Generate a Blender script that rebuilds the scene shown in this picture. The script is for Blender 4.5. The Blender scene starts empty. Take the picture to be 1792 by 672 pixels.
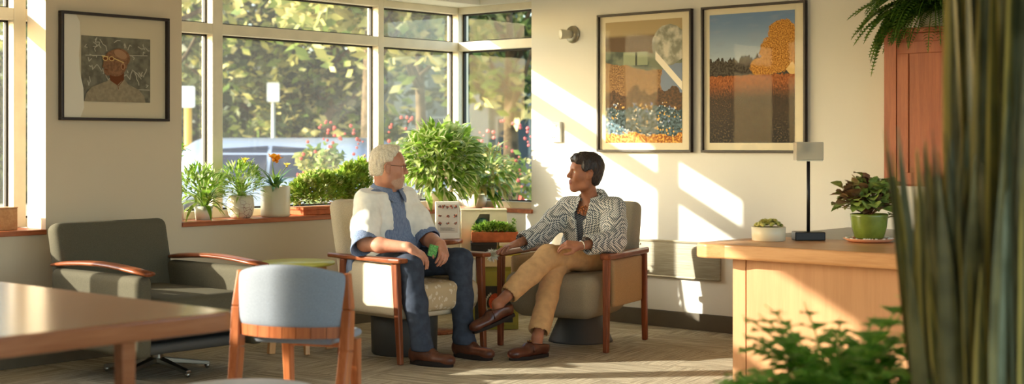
import bpy, math, random
import numpy as np
from mathutils import Vector, Matrix
random.seed(7)
RNG = np.random.default_rng(7)
SC = bpy.context.scene
COL = SC.collection
PI = math.pi
# room frame: x runs along the window wall from the inner corner, y runs into the room along the picture wall.
# camera frame (X right, Y away from the viewer) is used to author most furniture; c2r turns it into the room frame.
CAMX, CAMY, EYE = 8.131, 7.404, 1.28
PHI = math.radians(131.02)
CP, SP = math.cos(PHI), math.sin(PHI)

def c2r(X, Y):
    return (CAMX + CP * X - SP * Y, CAMY + SP * X + CP * Y)

# ------------------------------------------------------------------ materials
def lin(c):
    def f(v):
        v /= 255.0
        return v / 12.92 if v <= 0.04045 else ((v + 0.055) / 1.055) ** 2.4
    return (f(c[0]), f(c[1]), f(c[2]), 1.0)

class S:
    """a node socket with arithmetic"""
    def __init__(s, nt, sock): s.nt, s.k = nt, sock
    def _m(s, op, a, b=None, c=None):
        n = s.nt.nodes.new('ShaderNodeMath'); n.operation = op
        for i, v in enumerate((a, b, c)):
            if v is None: continue
            if isinstance(v, S): s.nt.links.new(v.k, n.inputs[i])
            else: n.inputs[i].default_value = v
        return S(s.nt, n.outputs[0])
    def __add__(s, o): return s._m('ADD', s, o)
    __radd__ = __add__
    def __sub__(s, o): return s._m('SUBTRACT', s, o)
    def __rsub__(s, o): return s._m('SUBTRACT', o, s)
    def __mul__(s, o): return s._m('MULTIPLY', s, o)
    __rmul__ = __mul__
    def __truediv__(s, o): return s._m('DIVIDE', s, o)
    def lt(s, o): return s._m('LESS_THAN', s, o)
    def gt(s, o): return s._m('GREATER_THAN', s, o)
    def sin(s): return s._m('SINE', s)
    def floor(s): return s._m('FLOOR', s)
    def mod(s, o): return s._m('FLOORED_MODULO', s, o)
    def abs(s): return s._m('ABSOLUTE', s)
    def sqrt(s): return s._m('SQRT', s)
    def clamp(s):
        r = s._m('ADD', s, 0.0); r.k.node.use_clamp = True; return r
    def smooth(s, lo, hi):
        n = s.nt.nodes.new('ShaderNodeMapRange'); n.interpolation_type = 'SMOOTHSTEP'
        s.nt.links.new(s.k, n.inputs[0]); n.inputs[1].default_value = lo; n.inputs[2].default_value = hi
        return S(s.nt, n.outputs[0])

class NM:
    """a node material"""
    def __init__(s, name, rough=0.6, spec=0.3, metal=0.0):
        s.m = bpy.data.materials.new(name); s.m.use_nodes = True
        s.nt = s.m.node_tree; s.b = s.nt.nodes['Principled BSDF']
        s.b.inputs['Roughness'].default_value = rough
        s.b.inputs['Specular IOR Level'].default_value = spec
        s.b.inputs['Metallic'].default_value = metal
        s._c = {}
    def coord(s, kind='Object'):
        if kind not in s._c:
            n = s.nt.nodes.new('ShaderNodeTexCoord'); x = s.nt.nodes.new('ShaderNodeSeparateXYZ')
            s.nt.links.new(n.outputs[kind], x.inputs[0])
            s._c[kind] = (S(s.nt, n.outputs[kind]), S(s.nt, x.outputs[0]), S(s.nt, x.outputs[1]), S(s.nt, x.outputs[2]))
        return s._c[kind]
    def vec(s, x, y, z):
        n = s.nt.nodes.new('ShaderNodeCombineXYZ')
        for i, v in enumerate((x, y, z)):
            if isinstance(v, S): s.nt.links.new(v.k, n.inputs[i])
            else: n.inputs[i].default_value = v
        return S(s.nt, n.outputs[0])
    def noise(s, vec, scale=5, detail=3, rough=0.5):
        n = s.nt.nodes.new('ShaderNodeTexNoise'); n.inputs['Scale'].default_value = scale
        n.inputs['Detail'].default_value = detail; n.inputs['Roughness'].default_value = rough
        s.nt.links.new(vec.k, n.inputs['Vector']); return S(s.nt, n.outputs[0])
    def voro(s, vec, scale=20, feature='F1', out=0):
        n = s.nt.nodes.new('ShaderNodeTexVoronoi'); n.inputs['Scale'].default_value = scale; n.feature = feature
        s.nt.links.new(vec.k, n.inputs['Vector']); return S(s.nt, n.outputs[out])
    def rgb(s, c):
        n = s.nt.nodes.new('ShaderNodeRGB'); n.outputs[0].default_value = lin(c); return S(s.nt, n.outputs[0])
    def mix(s, fac, a, b):
        n = s.nt.nodes.new('ShaderNodeMix'); n.data_type = 'RGBA'
        if isinstance(fac, S): s.nt.links.new(fac.k, n.inputs[0])
        else: n.inputs[0].default_value = fac
        for i, v in ((6, a), (7, b)):
            if isinstance(v, S): s.nt.links.new(v.k, n.inputs[i])
            else: n.inputs[i].default_value = lin(v)
        return S(s.nt, n.outputs[2])
    def color(s, c):
        if isinstance(c, S): s.nt.links.new(c.k, s.b.inputs['Base Color'])
        else: s.b.inputs['Base Color'].default_value = lin(c)
        return s
    def bump(s, h, strength=0.3, dist=0.002):
        n = s.nt.nodes.new('ShaderNodeBump'); n.inputs['Strength'].default_value = strength; n.inputs['Distance'].default_value = dist
        s.nt.links.new(h.k, n.inputs['Height']); s.nt.links.new(n.outputs[0], s.b.inputs['Normal']); return s

MATS = {}
def mat(name, c, rough=0.6, spec=0.3, metal=0.0, var=0.0, vscale=8, bump=0.0, bscale=200, bdist=0.001):
    """plain colour with slight natural variation and grain"""
    if name in MATS: return MATS[name]
    n = NM(name, rough, spec, metal)
    v = n.coord()[0]
    if var:
        d = n.noise(v, vscale, 3)
        lo = tuple(max(0, x * (1 - var)) for x in c); hi = tuple(min(255, x * (1 + var)) for x in c)
        n.color(n.mix(d.smooth(0.3, 0.7), lo, hi))
    else: n.color(c)
    if bump: n.bump(n.noise(v, bscale, 2), bump, bdist)
    MATS[name] = n.m
    return n.m

def wood(name, c1, c2, axis=0, rough=0.4, scale=6.0):
    if name in MATS: return MATS[name]
    n = NM(name, rough, 0.35)
    co = n.coord()
    st = [14.0, 14.0, 14.0]; st[axis] = 0.9
    v = n.vec(co[1] * st[0], co[2] * st[1], co[3] * st[2])
    a = n.noise(v, scale * 0.35, 4, 0.6); b = n.noise(v, scale * 2.2, 3, 0.6)
    f = (a * 0.7 + b * 0.3).smooth(0.36, 0.64)
    n.color(n.mix(f, c1, c2)).bump(b, 0.12, 0.0008)
    MATS[name] = n.m
    return n.m

def leafmat(name, c1, c2, c3=None, trans=0.35, rough=0.45, scale=30, edge=None):
    """two-tone leaf with light passing through; edge = pale margin colour using the leaf's UV"""
    if name in MATS: return MATS[name]
    n = NM(name, rough, 0.3)
    v = n.coord()[0]
    c = n.mix(n.noise(v, scale, 2).smooth(0.35, 0.65), c1, c2)
    if c3: c = n.mix(n.noise(v, scale * 0.23, 2).smooth(0.5, 0.62), c, c3)
    if edge:
        u = n.coord('UV')
        c = n.mix((u[1] - 0.5).abs().smooth(0.20, 0.36), c, edge)
    n.color(c)
    t = n.nt.nodes.new('ShaderNodeBsdfTranslucent'); n.nt.links.new(c.k, t.inputs[0])
    mx = n.nt.nodes.new('ShaderNodeMixShader'); mx.inputs[0].default_value = trans
    out = n.nt.nodes['Material Output']
    n.nt.links.new(n.b.outputs[0], mx.inputs[1]); n.nt.links.new(t.outputs[0], mx.inputs[2]); n.nt.links.new(mx.outputs[0], out.inputs[0])
    MATS[name] = n.m
    return n.m

def glassmat(name, tint=(255, 255, 255), refl=0.06, rough=0.0, veil=0.0):
    """thin clear pane: light passes straight through, a little is mirrored"""
    if name in MATS: return MATS[name]
    n = NM(name)
    t = n.nt.nodes.new('ShaderNodeBsdfTransparent'); t.inputs[0].default_value = lin(tint)
    g = n.nt.nodes.new('ShaderNodeBsdfGlossy'); g.inputs['Roughness'].default_value = rough
    mx = n.nt.nodes.new('ShaderNodeMixShader'); mx.inputs[0].default_value = refl
    n.nt.links.new(t.outputs[0], mx.inputs[1]); n.nt.links.new(g.outputs[0], mx.inputs[2])
    last = mx
    if veil:  # glare haze put in as a translucent film that scatters some daylight
        t2 = n.nt.nodes.new('ShaderNodeBsdfTranslucent'); t2.inputs[0].default_value = (.9, .9, .86, 1)
        last = n.nt.nodes.new('ShaderNodeMixShader'); last.inputs[0].default_value = veil
        n.nt.links.new(mx.outputs[0], last.inputs[1]); n.nt.links.new(t2.outputs[0], last.inputs[2])
    n.nt.links.new(last.outputs[0], n.nt.nodes['Material Output'].inputs[0])
    MATS[name] = n.m
    return n.m

# ------------------------------------------------------------------ mesh building
class MB:
    """collects shapes and links them as ONE mesh object"""
    def __init__(s): s.v, s.f, s.mi, s.uv, s.sm = [], [], [], {}, []
    def add(s, vs, fs, mi=0, smooth=True, uv=None):
        o = len(s.v); s.v.extend(tuple(map(float, p)) for p in vs)
        for k, f in enumerate(fs):
            if uv: s.uv[len(s.f)] = uv[k]
            s.f.append(tuple(i + o for i in f)); s.mi.append(mi); s.sm.append(smooth)
        return s
    def box(s, lo, hi, mi=0, M=None):
        x0, y0, z0 = lo; x1, y1, z1 = hi
        vs = [(x0,y0,z0),(x1,y0,z0),(x1,y1,z0),(x0,y1,z0),(x0,y0,z1),(x1,y0,z1),(x1,y1,z1),(x0,y1,z1)]
        if M is not None: vs = [tuple(M @ Vector(p)) for p in vs]
        return s.add(vs, [(0,3,2,1),(4,5,6,7),(0,1,5,4),(1,2,6,5),(2,3,7,6),(3,0,4,7)], mi, False)
    def tube(s, pts, rad, n=10, mi=0, cap=True, sy=1.0, smooth=True, up=None):
        """swept tube; rad = number or list, sy squashes across the second axis"""
        P = [Vector(p) for p in pts]
        if not hasattr(rad, '__len__'): rad = [rad] * len(P)
        T = []
        for i in range(len(P)):
            d = (P[min(i + 1, len(P) - 1)] - P[max(i - 1, 0)])
            T.append(d.normalized() if d.length > 1e-9 else Vector((0, 0, 1)))
        u = Vector(up) if up else (Vector((0, 0, 1)) if abs(T[0].z) < 0.9 else Vector((1, 0, 0)))
        vs, fs = [], []
        for i, p in enumerate(P):
            u = (u - T[i] * u.dot(T[i])).normalized(); w = T[i].cross(u)
            for k in range(n):
                a = 2 * PI * k / n
                vs.append(p + (u * math.cos(a) * sy + w * math.sin(a)) * rad[i])
        for i in range(len(P) - 1):
            for k in range(n):
                k2 = (k + 1) % n
                fs.append((i*n+k, i*n+k2, (i+1)*n+k2, (i+1)*n+k))
        if cap:
            fs.append(tuple(range(n - 1, -1, -1))); fs.append(tuple((len(P)-1)*n + k for k in range(n)))
        return s.add(vs, fs, mi, smooth)
    def bar(s, a, b, w, d, mi=0, w2=None, d2=None, up=(0, 0, 1)):
        """square bar from a to b, tapering from w x d to w2 x d2"""
        a, b = Vector(a), Vector(b); t = (b - a).normalized()
        u = Vector(up)
        if abs(t.dot(u)) > 0.95: u = Vector((1, 0, 0))
        u = (u - t * t.dot(u)).normalized(); v = t.cross(u)
        w2 = w if w2 is None else w2; d2 = d if d2 is None else d2
        vs = []
        for p, ww, dd in ((a, w, d), (b, w2, d2)):
            for su, sv in ((-1,-1),(1,-1),(1,1),(-1,1)):
                vs.append(p + u * su * ww / 2 + v * sv * dd / 2)
        return s.add(vs, [(3,2,1,0),(4,5,6,7),(0,1,5,4),(1,2,6,5),(2,3,7,6),(3,0,4,7)], mi, False)
    def lathe(s, prof, c=(0, 0, 0), n=28, mi=0, smooth=True):
        vs, fs = [], []
        for r, z in prof:
            for k in range(n):
                a = 2 * PI * k / n
                vs.append((c[0] + r * math.cos(a), c[1] + r * math.sin(a), c[2] + z))
        for i in range(len(prof) - 1):
            for k in range(n):
                k2 = (k + 1) % n
                fs.append((i*n+k, i*n+k2, (i+1)*n+k2, (i+1)*n+k))
        fs.append(tuple(range(n - 1, -1, -1))); fs.append(tuple((len(prof)-1)*n + k for k in range(n)))
        return s.add(vs, fs, mi, smooth)
    def prism(s, poly, z0, z1, mi=0, M=None):
        n = len(poly)
        vs = [(x, y, z0) for x, y in poly] + [(x, y, z1) for x, y in poly]
        if M is not None: vs = [tuple(M @ Vector(p)) for p in vs]
        fs = [tuple(range(n - 1, -1, -1)), tuple(range(n, 2 * n))] + [(k, (k+1) % n, n + (k+1) % n, n + k) for k in range(n)]
        return s.add(vs, fs, mi, False)
    def ball(s, c, r, mi=0, n=12, m=8, M=None):
        rx, ry, rz = r if hasattr(r, '__len__') else (r, r, r)
        vs, fs = [], []
        for i in range(m + 1):
            t = PI * i / m
            for k in range(n):
                a = 2 * PI * k / n
                p = Vector((rx * math.sin(t) * math.cos(a), ry * math.sin(t) * math.sin(a), -rz * math.cos(t)))
                if M is not None: p = M @ p
                vs.append(p + Vector(c))
        for i in range(m):
            for k in range(n):
                k2 = (k + 1) % n
                fs.append((i*n+k, i*n+k2, (i+1)*n+k2, (i+1)*n+k))
        return s.add(vs, fs, mi)
    def leaf(s, base, d, L, W, droop=0.3, seg=4, mi=0, fold=0.25, shape=0.45, tip=0.0, roll=0.0):
        """a leaf blade: starts along d and bends down; shape = where it is widest"""
        p = Vector(base); d = Vector(d).normalized()
        vs, fs, uvs = [], [], []
        side = d.cross(Vector((0, 0, 1)))
        if side.length < 0.05: side = Vector((math.cos(roll * 7), math.sin(roll * 7), 0))
        side.normalize()
        if roll: side = Matrix.Rotation(roll, 3, d) @ side
        st = L / seg
        for i in range(seg + 1):
            t = i / seg
            w = W * ((t / shape) ** 0.7 if t < shape else max(tip, 1 - ((t - shape) / (1 - shape)) ** 1.8))
            w = max(w, W * 0.06)
            nrm = side.cross(d)
            vs += [p - side * w / 2 + nrm * fold * w / 2, p, p + side * w / 2 + nrm * fold * w / 2]
            if i < seg:
                b = i * 3
                fs += [(b, b+1, b+4, b+3), (b+1, b+2, b+5, b+4)]
                t2 = (i + 1) / seg
                uvs += [((0, t), (.5, t), (.5, t2), (0, t2)), ((.5, t), (1, t), (1, t2), (.5, t2))]
                p = p + d * st
                d = (d + Vector((0, 0, -1)) * droop * st / max(L, 1e-6)).normalized()
                side = (side - d * side.dot(d)).normalized()
        return s.add(vs, fs, mi, True, uvs)
    def build(s, name, mats, parent=None, bevel=0.0, bseg=2, subsurf=0, loc=None, auto=True):
        me = bpy.data.meshes.new(name)
        me.from_pydata(s.v, [], s.f)
        for m in (mats if isinstance(mats, (list, tuple)) else [mats]): me.materials.append(m)
        me.polygons.foreach_set('material_index', s.mi)
        me.polygons.foreach_set('use_smooth', s.sm)
        if s.uv:
            u = me.uv_layers.new(name='UVMap'); li = 0
            for k, f in enumerate(s.f):
                q = s.uv.get(k)
                for j in range(len(f)):
                    if q: u.data[li + j].uv = q[j]
                li += len(f)
        me.update()
        return link(name, me, parent, bevel, bseg, subsurf, loc)

def link(name, me, parent=None, bevel=0.0, bseg=2, subsurf=0, loc=None):
    o = bpy.data.objects.new(name, me); COL.objects.link(o)
    if parent is not None: o.parent = parent
    if loc is not None: o.location = loc
    if bevel:
        b = o.modifiers.new('Bevel', 'BEVEL'); b.width = bevel; b.segments = bseg; b.limit_method = 'ANGLE'; b.angle_limit = 0.6
        b.harden_normals = False
    if subsurf:
        q = o.modifiers.new('Subdivision', 'SUBSURF'); q.levels = subsurf; q.render_levels = subsurf
    return o

def tag(o, label=None, cat=None, group=None, kind=None):
    if label: o['label'] = label
    if cat: o['category'] = cat
    if group: o['group'] = group
    if kind: o['kind'] = kind
    return o

def place(o, X, Y, Z=0.0, f=None, rot=0.0):
    """stand an object authored in camera-aligned axes at (X, Y); f = direction its local +y faces"""
    if f is not None: rot = math.atan2(-f[0], f[1])
    x, y = c2r(X, Y)
    o.location = (x, y, Z); o.rotation_euler = (0, 0, PHI + rot)
    return o

def thing(name, label, cat, X=None, Y=None, Z=0.0, f=None, rot=0.0, group=None, room=None):
    o = bpy.data.objects.new(name, None); COL.objects.link(o); o.empty_display_size = 0.05
    tag(o, label, cat, group)
    if room is not None: o.location = room; o.rotation_euler = (0, 0, rot)
    else: place(o, X, Y, Z, f, rot)
    return o

def copy_tree(o, parent=None):
    c = o.copy(); COL.objects.link(c)
    if parent is not None: c.parent = parent
    for ch in list(o.children): copy_tree(ch, c)
    return c

# ------------------------------------------------------------------ smooth blended solids
class Field:
    def __init__(s, lo, hi, h):
        s.lo = np.array(lo, float); s.h = h
        s.n = np.ceil((np.array(hi, float) - s.lo) / h).astype(int) + 1
        s.F = np.full(tuple(s.n), 9.0, np.float32)
    def _sub(s, lo, hi, m):
        a = np.clip(np.floor((np.array(lo) - m - s.lo) / s.h).astype(int), 0, s.n - 1)
        b = np.clip(np.ceil((np.array(hi) + m - s.lo) / s.h).astype(int) + 1, 1, s.n)
        if np.any(b <= a): return None
        ax = [(s.lo[i] + s.h * np.arange(a[i], b[i])).astype(np.float32) for i in range(3)]
        sl = tuple(slice(a[i], b[i]) for i in range(3))
        return sl, ax[0][:, None, None], ax[1][None, :, None], ax[2][None, None, :]
    def _join(s, sl, d, k, op):
        A = s.F[sl]
        if op == 'add':
            if k > 0:
                q = np.maximum(k - np.abs(A - d), 0) / k
                s.F[sl] = np.minimum(A, d) - q * q * k * 0.25
            else: s.F[sl] = np.minimum(A, d)
        else:
            d = -d
            if k > 0:
                q = np.maximum(k - np.abs(A - d), 0) / k
                s.F[sl] = np.maximum(A, d) + q * q * k * 0.25
            else: s.F[sl] = np.maximum(A, d)
    def cone(s, a, b, ra, rb, k=0.02, op='add', sq=None):
        """capsule from a to b; sq = (unit axis, factor) flattens it along an axis"""
        a = np.array(a, float); b = np.array(b, float); r = max(ra, rb)
        g = s._sub(np.minimum(a, b) - r, np.maximum(a, b) + r, k + 3 * s.h)
        if g is None: return s
        sl, x, y, z = g; ba = b - a; L2 = max(float(ba @ ba), 1e-12)
        px, py, pz = x - a[0], y - a[1], z - a[2]
        t = np.clip((px * ba[0] + py * ba[1] + pz * ba[2]) / L2, 0, 1)
        qx, qy, qz = px - t * ba[0], py - t * ba[1], pz - t * ba[2]
        dd = qx * qx + qy * qy + qz * qz
        if sq is not None:
            ax, fac = np.array(sq[0], float), sq[1]
            e = qx * ax[0] + qy * ax[1] + qz * ax[2]
            dd = dd + e * e * (1 / (fac * fac) - 1)
        s._join(sl, np.sqrt(dd) - (ra + (rb - ra) * t), k, op); return s
    def chain(s, pts, rs, k=0.02, op='add', sq=None):
        for i in range(len(pts) - 1): s.cone(pts[i], pts[i + 1], rs[i], rs[i + 1], k, op, sq)
        return s
    def ell(s, c, r, k=0.02, op='add', R=None):
        c = np.array(c, float); r = np.array(r if hasattr(r, '__len__') else (r,) * 3, float); m = r.max()
        ext = m if R is not None else r
        g = s._sub(c - ext, c + ext, k + 3 * s.h)
        if g is None: return s
        sl, x, y, z = g; x, y, z = x - c[0], y - c[1], z - c[2]
        if R is not None:
            R = np.array(R)  # columns = local axes
            x, y, z = (x * R[0, i] + y * R[1, i] + z * R[2, i] for i in range(3))
        k0 = np.sqrt((x / r[0])**2 + (y / r[1])**2 + (z / r[2])**2)
        k1 = np.sqrt((x / r[0]**2)**2 + (y / r[1]**2)**2 + (z / r[2]**2)**2) + 1e-9
        s._join(sl, k0 * (k0 - 1) / k1, k, op); return s
    def box(s, c, half, r=0.01, k=0.0, op='add', R=None, taper=None):
        c = np.array(c, float); half = np.array(half, float); m = np.linalg.norm(half)
        ext = m if R is not None else half
        g = s._sub(c - ext, c + ext, k + 3 * s.h)
        if g is None: return s
        sl, x, y, z = g; x, y, z = x - c[0], y - c[1], z - c[2]
        if R is not None:
            R = np.array(R); x, y, z = (x * R[0, i] + y * R[1, i] + z * R[2, i] for i in range(3))
        hx, hy, hz = half - r
        if taper is not None:  # width scale at the bottom compared with the top
            sc = taper + (1 - taper) * np.clip((z + half[2]) / (2 * half[2]), 0, 1)
            qx, qy = np.abs(x) - hx * sc, np.abs(y) - hy * sc
        else: qx, qy = np.abs(x) - hx, np.abs(y) - hy
        qz = np.abs(z) - hz
        d = np.sqrt(np.maximum(qx, 0)**2 + np.maximum(qy, 0)**2 + np.maximum(qz, 0)**2) + np.minimum(np.maximum(qx, np.maximum(qy, qz)), 0) - r
        s._join(sl, d, k, op); return s
    def grid(s):
        ax = [(s.lo[i] + s.h * np.arange(s.n[i])).astype(np.float32) for i in range(3)]
        return ax[0][:, None, None], ax[1][None, :, None], ax[2][None, None, :]
    def cut(s, p, nrm, k=0.0):
        """remove everything on the side the normal points to"""
        x, y, z = s.grid(); n = np.array(nrm, float); n /= np.linalg.norm(n)
        d = (x - p[0]) * n[0] + (y - p[1]) * n[1] + (z - p[2]) * n[2]
        if k > 0:
            q = np.maximum(k - np.abs(s.F - d), 0) / k
            s.F = (np.maximum(s.F, d) + q * q * k * 0.25).astype(np.float32)
        else: s.F = np.maximum(s.F, d)
        return s
    def wrinkle(s, amp, freq, seed=0, stretch=(1, 1, 1), n=7):
        rg = np.random.default_rng(seed); x, y, z = s.grid(); W = np.zeros_like(s.F)
        near = np.abs(s.F) < 0.05
        ii = np.nonzero(near)
        X = x[ii[0], 0, 0]; Y = y[0, ii[1], 0]; Z = z[0, 0, ii[2]]
        w = np.zeros(len(X), np.float32)
        for _ in range(n):
            v = rg.normal(size=3) * np.array(stretch); v = v / np.linalg.norm(v) * freq * rg.uniform(0.6, 1.5)
            w += np.sin(X * v[0] + Y * v[1] + Z * v[2] + rg.uniform(0, 6.3))
        s.F[ii] += amp * w / n * 1.6
        return s
    def arrays(s, smooth=0):
        F = s.F; Sg = F < 0
        nx, ny, nz = F.shape
        c = np.zeros((nx-1, ny-1, nz-1), np.uint8)
        offs = [(i, j, k) for i in (0, 1) for j in (0, 1) for k in (0, 1)]
        for i, j, k in offs: c += Sg[i:nx-1+i, j:ny-1+j, k:nz-1+k]
        mixed = (c > 0) & (c < 8)
        I = np.array(np.nonzero(mixed)).T
        idx = np.full(mixed.shape, -1, np.int32); idx[mixed] = np.arange(len(I))
        val = {o: F[I[:, 0]+o[0], I[:, 1]+o[1], I[:, 2]+o[2]] for o in offs}
        pos = np.zeros((len(I), 3)); cnt = np.zeros(len(I))
        for a in offs:
            for ax in range(3):
                if a[ax]: continue
                b = tuple(1 if q == ax else a[q] for q in range(3))
                va, vb = val[a], val[b]; m = (va < 0) != (vb < 0)
                t = np.where(m, va / np.where(m, va - vb, 1), 0)
                p = np.tile(np.array(a, float), (len(I), 1)); p[:, ax] += t
                pos += p * m[:, None]; cnt += m
        V = s.lo + s.h * (I + pos / cnt[:, None])
        quads = []
        for ax in range(3):
            u, w = (ax + 1) % 3, (ax + 2) % 3
            sl0 = [slice(1, -1)] * 3; sl1 = [slice(1, -1)] * 3
            sl0[ax] = slice(0, -1); sl1[ax] = slice(1, None)
            A, B = Sg[tuple(sl0)], Sg[tuple(sl1)]
            d = np.array(np.nonzero(A != B)).T
            if not len(d): continue
            low = A[tuple(d.T)]
            def cell(du, dw):
                q = d.copy(); q[:, u] += du; q[:, w] += dw
                return idx[q[:, 0], q[:, 1], q[:, 2]]
            Q = np.stack([cell(0, 0), cell(1, 0), cell(1, 1), cell(0, 1)], 1)
            Q[~low] = Q[~low][:, ::-1]
            quads.append(Q)
        Q = np.concatenate(quads)
        for _ in range(smooth):
            acc = np.zeros_like(V); n = np.zeros(len(V))
            for a, b in ((0, 1), (1, 2), (2, 3), (3, 0)):
                np.add.at(acc, Q[:, a], V[Q[:, b]]); np.add.at(acc, Q[:, b], V[Q[:, a]])
                np.add.at(n, Q[:, a], 1); np.add.at(n, Q[:, b], 1)
            V = V * 0.5 + acc / n[:, None] * 0.5
        return V, Q
    def build(s, name, mats, parent=None, smooth=1, loc=None, pick=None, offset=(0, 0, 0)):
        V, Q = s.arrays(smooth)
        V = V - np.array(offset)
        me = bpy.data.meshes.new(name)
        me.vertices.add(len(V)); me.vertices.foreach_set('co', V.astype(np.float32).ravel())
        me.loops.add(Q.size); me.loops.foreach_set('vertex_index', Q.astype(np.int32).ravel())
        me.polygons.add(len(Q)); me.polygons.foreach_set('loop_start', np.arange(0, Q.size, 4, dtype=np.int32))
        me.polygons.foreach_set('loop_total', np.full(len(Q), 4, dtype=np.int32))
        me.polygons.foreach_set('use_smooth', np.ones(len(Q), bool))
        for m in (mats if isinstance(mats, (list, tuple)) else [mats]): me.materials.append(m)
        if pick is not None:
            C = V[Q].mean(1) + np.array(offset)
            me.polygons.foreach_set('material_index', pick(C).astype(np.int32))
        me.update(); me.validate()
        return link(name, me, parent, loc=loc)

def frame_from(fwd, up=(0, 0, 1)):
    """3x3 with columns x = fwd, y = left, z = up"""
    f = Vector(fwd).normalized(); u = Vector(up)
    l = u.cross(f).normalized(); u = f.cross(l)
    return np.array([[f[i], l[i], u[i]] for i in range(3)])
# ================================================================== the setting
HEAD, SILL, CEIL = 2.35, 0.78, 3.05
PIER0, PIER1 = 2.783, 3.728
XMAX, YMAX = 12.9, 9.6
HEAD2 = 2.73   # unseen head of the far window, raised so sun reaches the desk front

def wallpaint(name, c):
    n = NM(name, 0.75, 0.15)
    v = n.coord()[0]
    k = n.noise(v, 1.3, 2).smooth(0.2, 0.8)
    n.color(n.mix(k, tuple(x * 0.98 for x in c), c)).bump(n.noise(v, 260, 2), 0.08, 0.0006)
    return n.m
W_TAN = wallpaint('tan wall paint', (208, 190, 162))
W_CREAM = wallpaint('cream wall paint', (228, 224, 212))
W_CEIL = wallpaint('ceiling paint', (238, 232, 216))
FRAME = mat('window frame paint', (220, 209, 184), 0.45, 0.35, var=0.02)
SILLW = wood('sill wood', (150, 78, 44), (184, 104, 62), 0, 0.35)
BASEB = mat('baseboard rubber', (92, 82, 66), 0.55, 0.3, var=0.04)
GASKET = mat('window gasket', (52, 48, 42), 0.6, 0.2)
PANE = glassmat('window glass', (246, 250, 246), 0.04, veil=0.024)
PANE2 = glassmat('small window glass', (246, 250, 246), 0.010, veil=0.004)

def structure(mb, name, m, bevel=0.0, parent=None):
    o = mb.build(name, m, parent, bevel=bevel)
    if parent is None: o['kind'] = 'structure'
    return o

def carpet():
    n = NM('striped loop carpet', 0.95, 0.05)
    _, x, y, z = n.coord()
    u = x * 0.98 + y * 0.17; w = y * 0.98 - x * 0.17
    t = ((u / 0.62).floor() + (w / 0.62).floor()).mod(2.0)
    a = n.noise(n.vec(u * 3.0, w * 95.0, 0.0), 1.0, 3); b = n.noise(n.vec(u * 95.0, w * 3.0, 3.7), 1.0, 3)
    c = a * t + b * (1.0 - t)
    g = n.noise(n.vec(u, w, 0.0), 420, 2)
    col = n.mix(c.smooth(0.35, 0.66), (112, 99, 78), (182, 168, 142))
    col = n.mix(g.smooth(0.35, 0.7) * 0.35, col, (228, 216, 190))
    n.color(col).bump(g + c, 0.5, 0.003)
    return n.m

structure(MB().box((-0.3, -0.45, -0.12), (XMAX, YMAX, 0.0)), 'floor', carpet())
structure(MB().box((-0.3, -0.45, CEIL), (XMAX, YMAX, CEIL + 0.12)), 'ceiling', W_CEIL)
# window wall: knee wall, header and the pier between the two windows
structure(MB().box((-0.2, -0.45, 0.0), (12.6, 0.0, SILL - 0.03)), 'wall_window_side', W_TAN)
structure(MB().box((-0.2, -0.45, HEAD), (5.19, 0.0, CEIL)), 'wall_window_header', W_CREAM)
structure(MB().box((5.19, -0.45, HEAD2), (8.37, 0.0, CEIL)), 'wall_window_lintel', W_CREAM)
# unseen solid wall past the second window, edge shaped to shade the blue chair
mb = MB().box((8.37, -0.45, SILL - 0.03), (12.6, 0.0, CEIL))
structure(mb, 'wall_window_end', W_TAN)
structure(MB().box((PIER0, -0.20, SILL - 0.03), (PIER1, 0.0, HEAD)), 'wall_pier', W_TAN)
structure(MB().box((12.6, -0.45, 0.0), (12.9, YMAX, CEIL)), 'wall_end', W_CREAM)
# picture wall with the small window of the corner
structure(MB().box((-0.2, 0.525, 0.0), (0.0, YMAX, CEIL)), 'wall_picture_side', W_CREAM)
structure(MB().box((-0.2, 0.0, 0.0), (0.0, 0.525, SILL - 0.03)), 'wall_picture_low', W_CREAM)
structure(MB().box((-0.2, 0.0, HEAD), (0.0, 0.525, CEIL)), 'wall_picture_header', W_CREAM)
# wooden sills
structure(MB().box((0.02, -0.42, SILL - 0.03), (PIER0 + 0.0, 0.015, SILL)), 'trim_1', SILLW, 0.004)
structure(MB().box((-0.16, -0.42, SILL - 0.03), (0.02, 0.54, SILL)), 'trim_2', SILLW, 0.004)
structure(MB().box((PIER1, -0.42, SILL - 0.03), (8.37, 0.015, SILL)), 'trim_3', SILLW, 0.004)
# baseboards
structure(MB().box((0.0, 0.0, 0.0), (0.014, YMAX, 0.115)), 'baseboard_picture_side', BASEB, 0.003)
structure(MB().box((0.014, 0.0, 0.0), (12.6, 0.014, 0.115)), 'baseboard_window_side', BASEB, 0.003)

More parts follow.
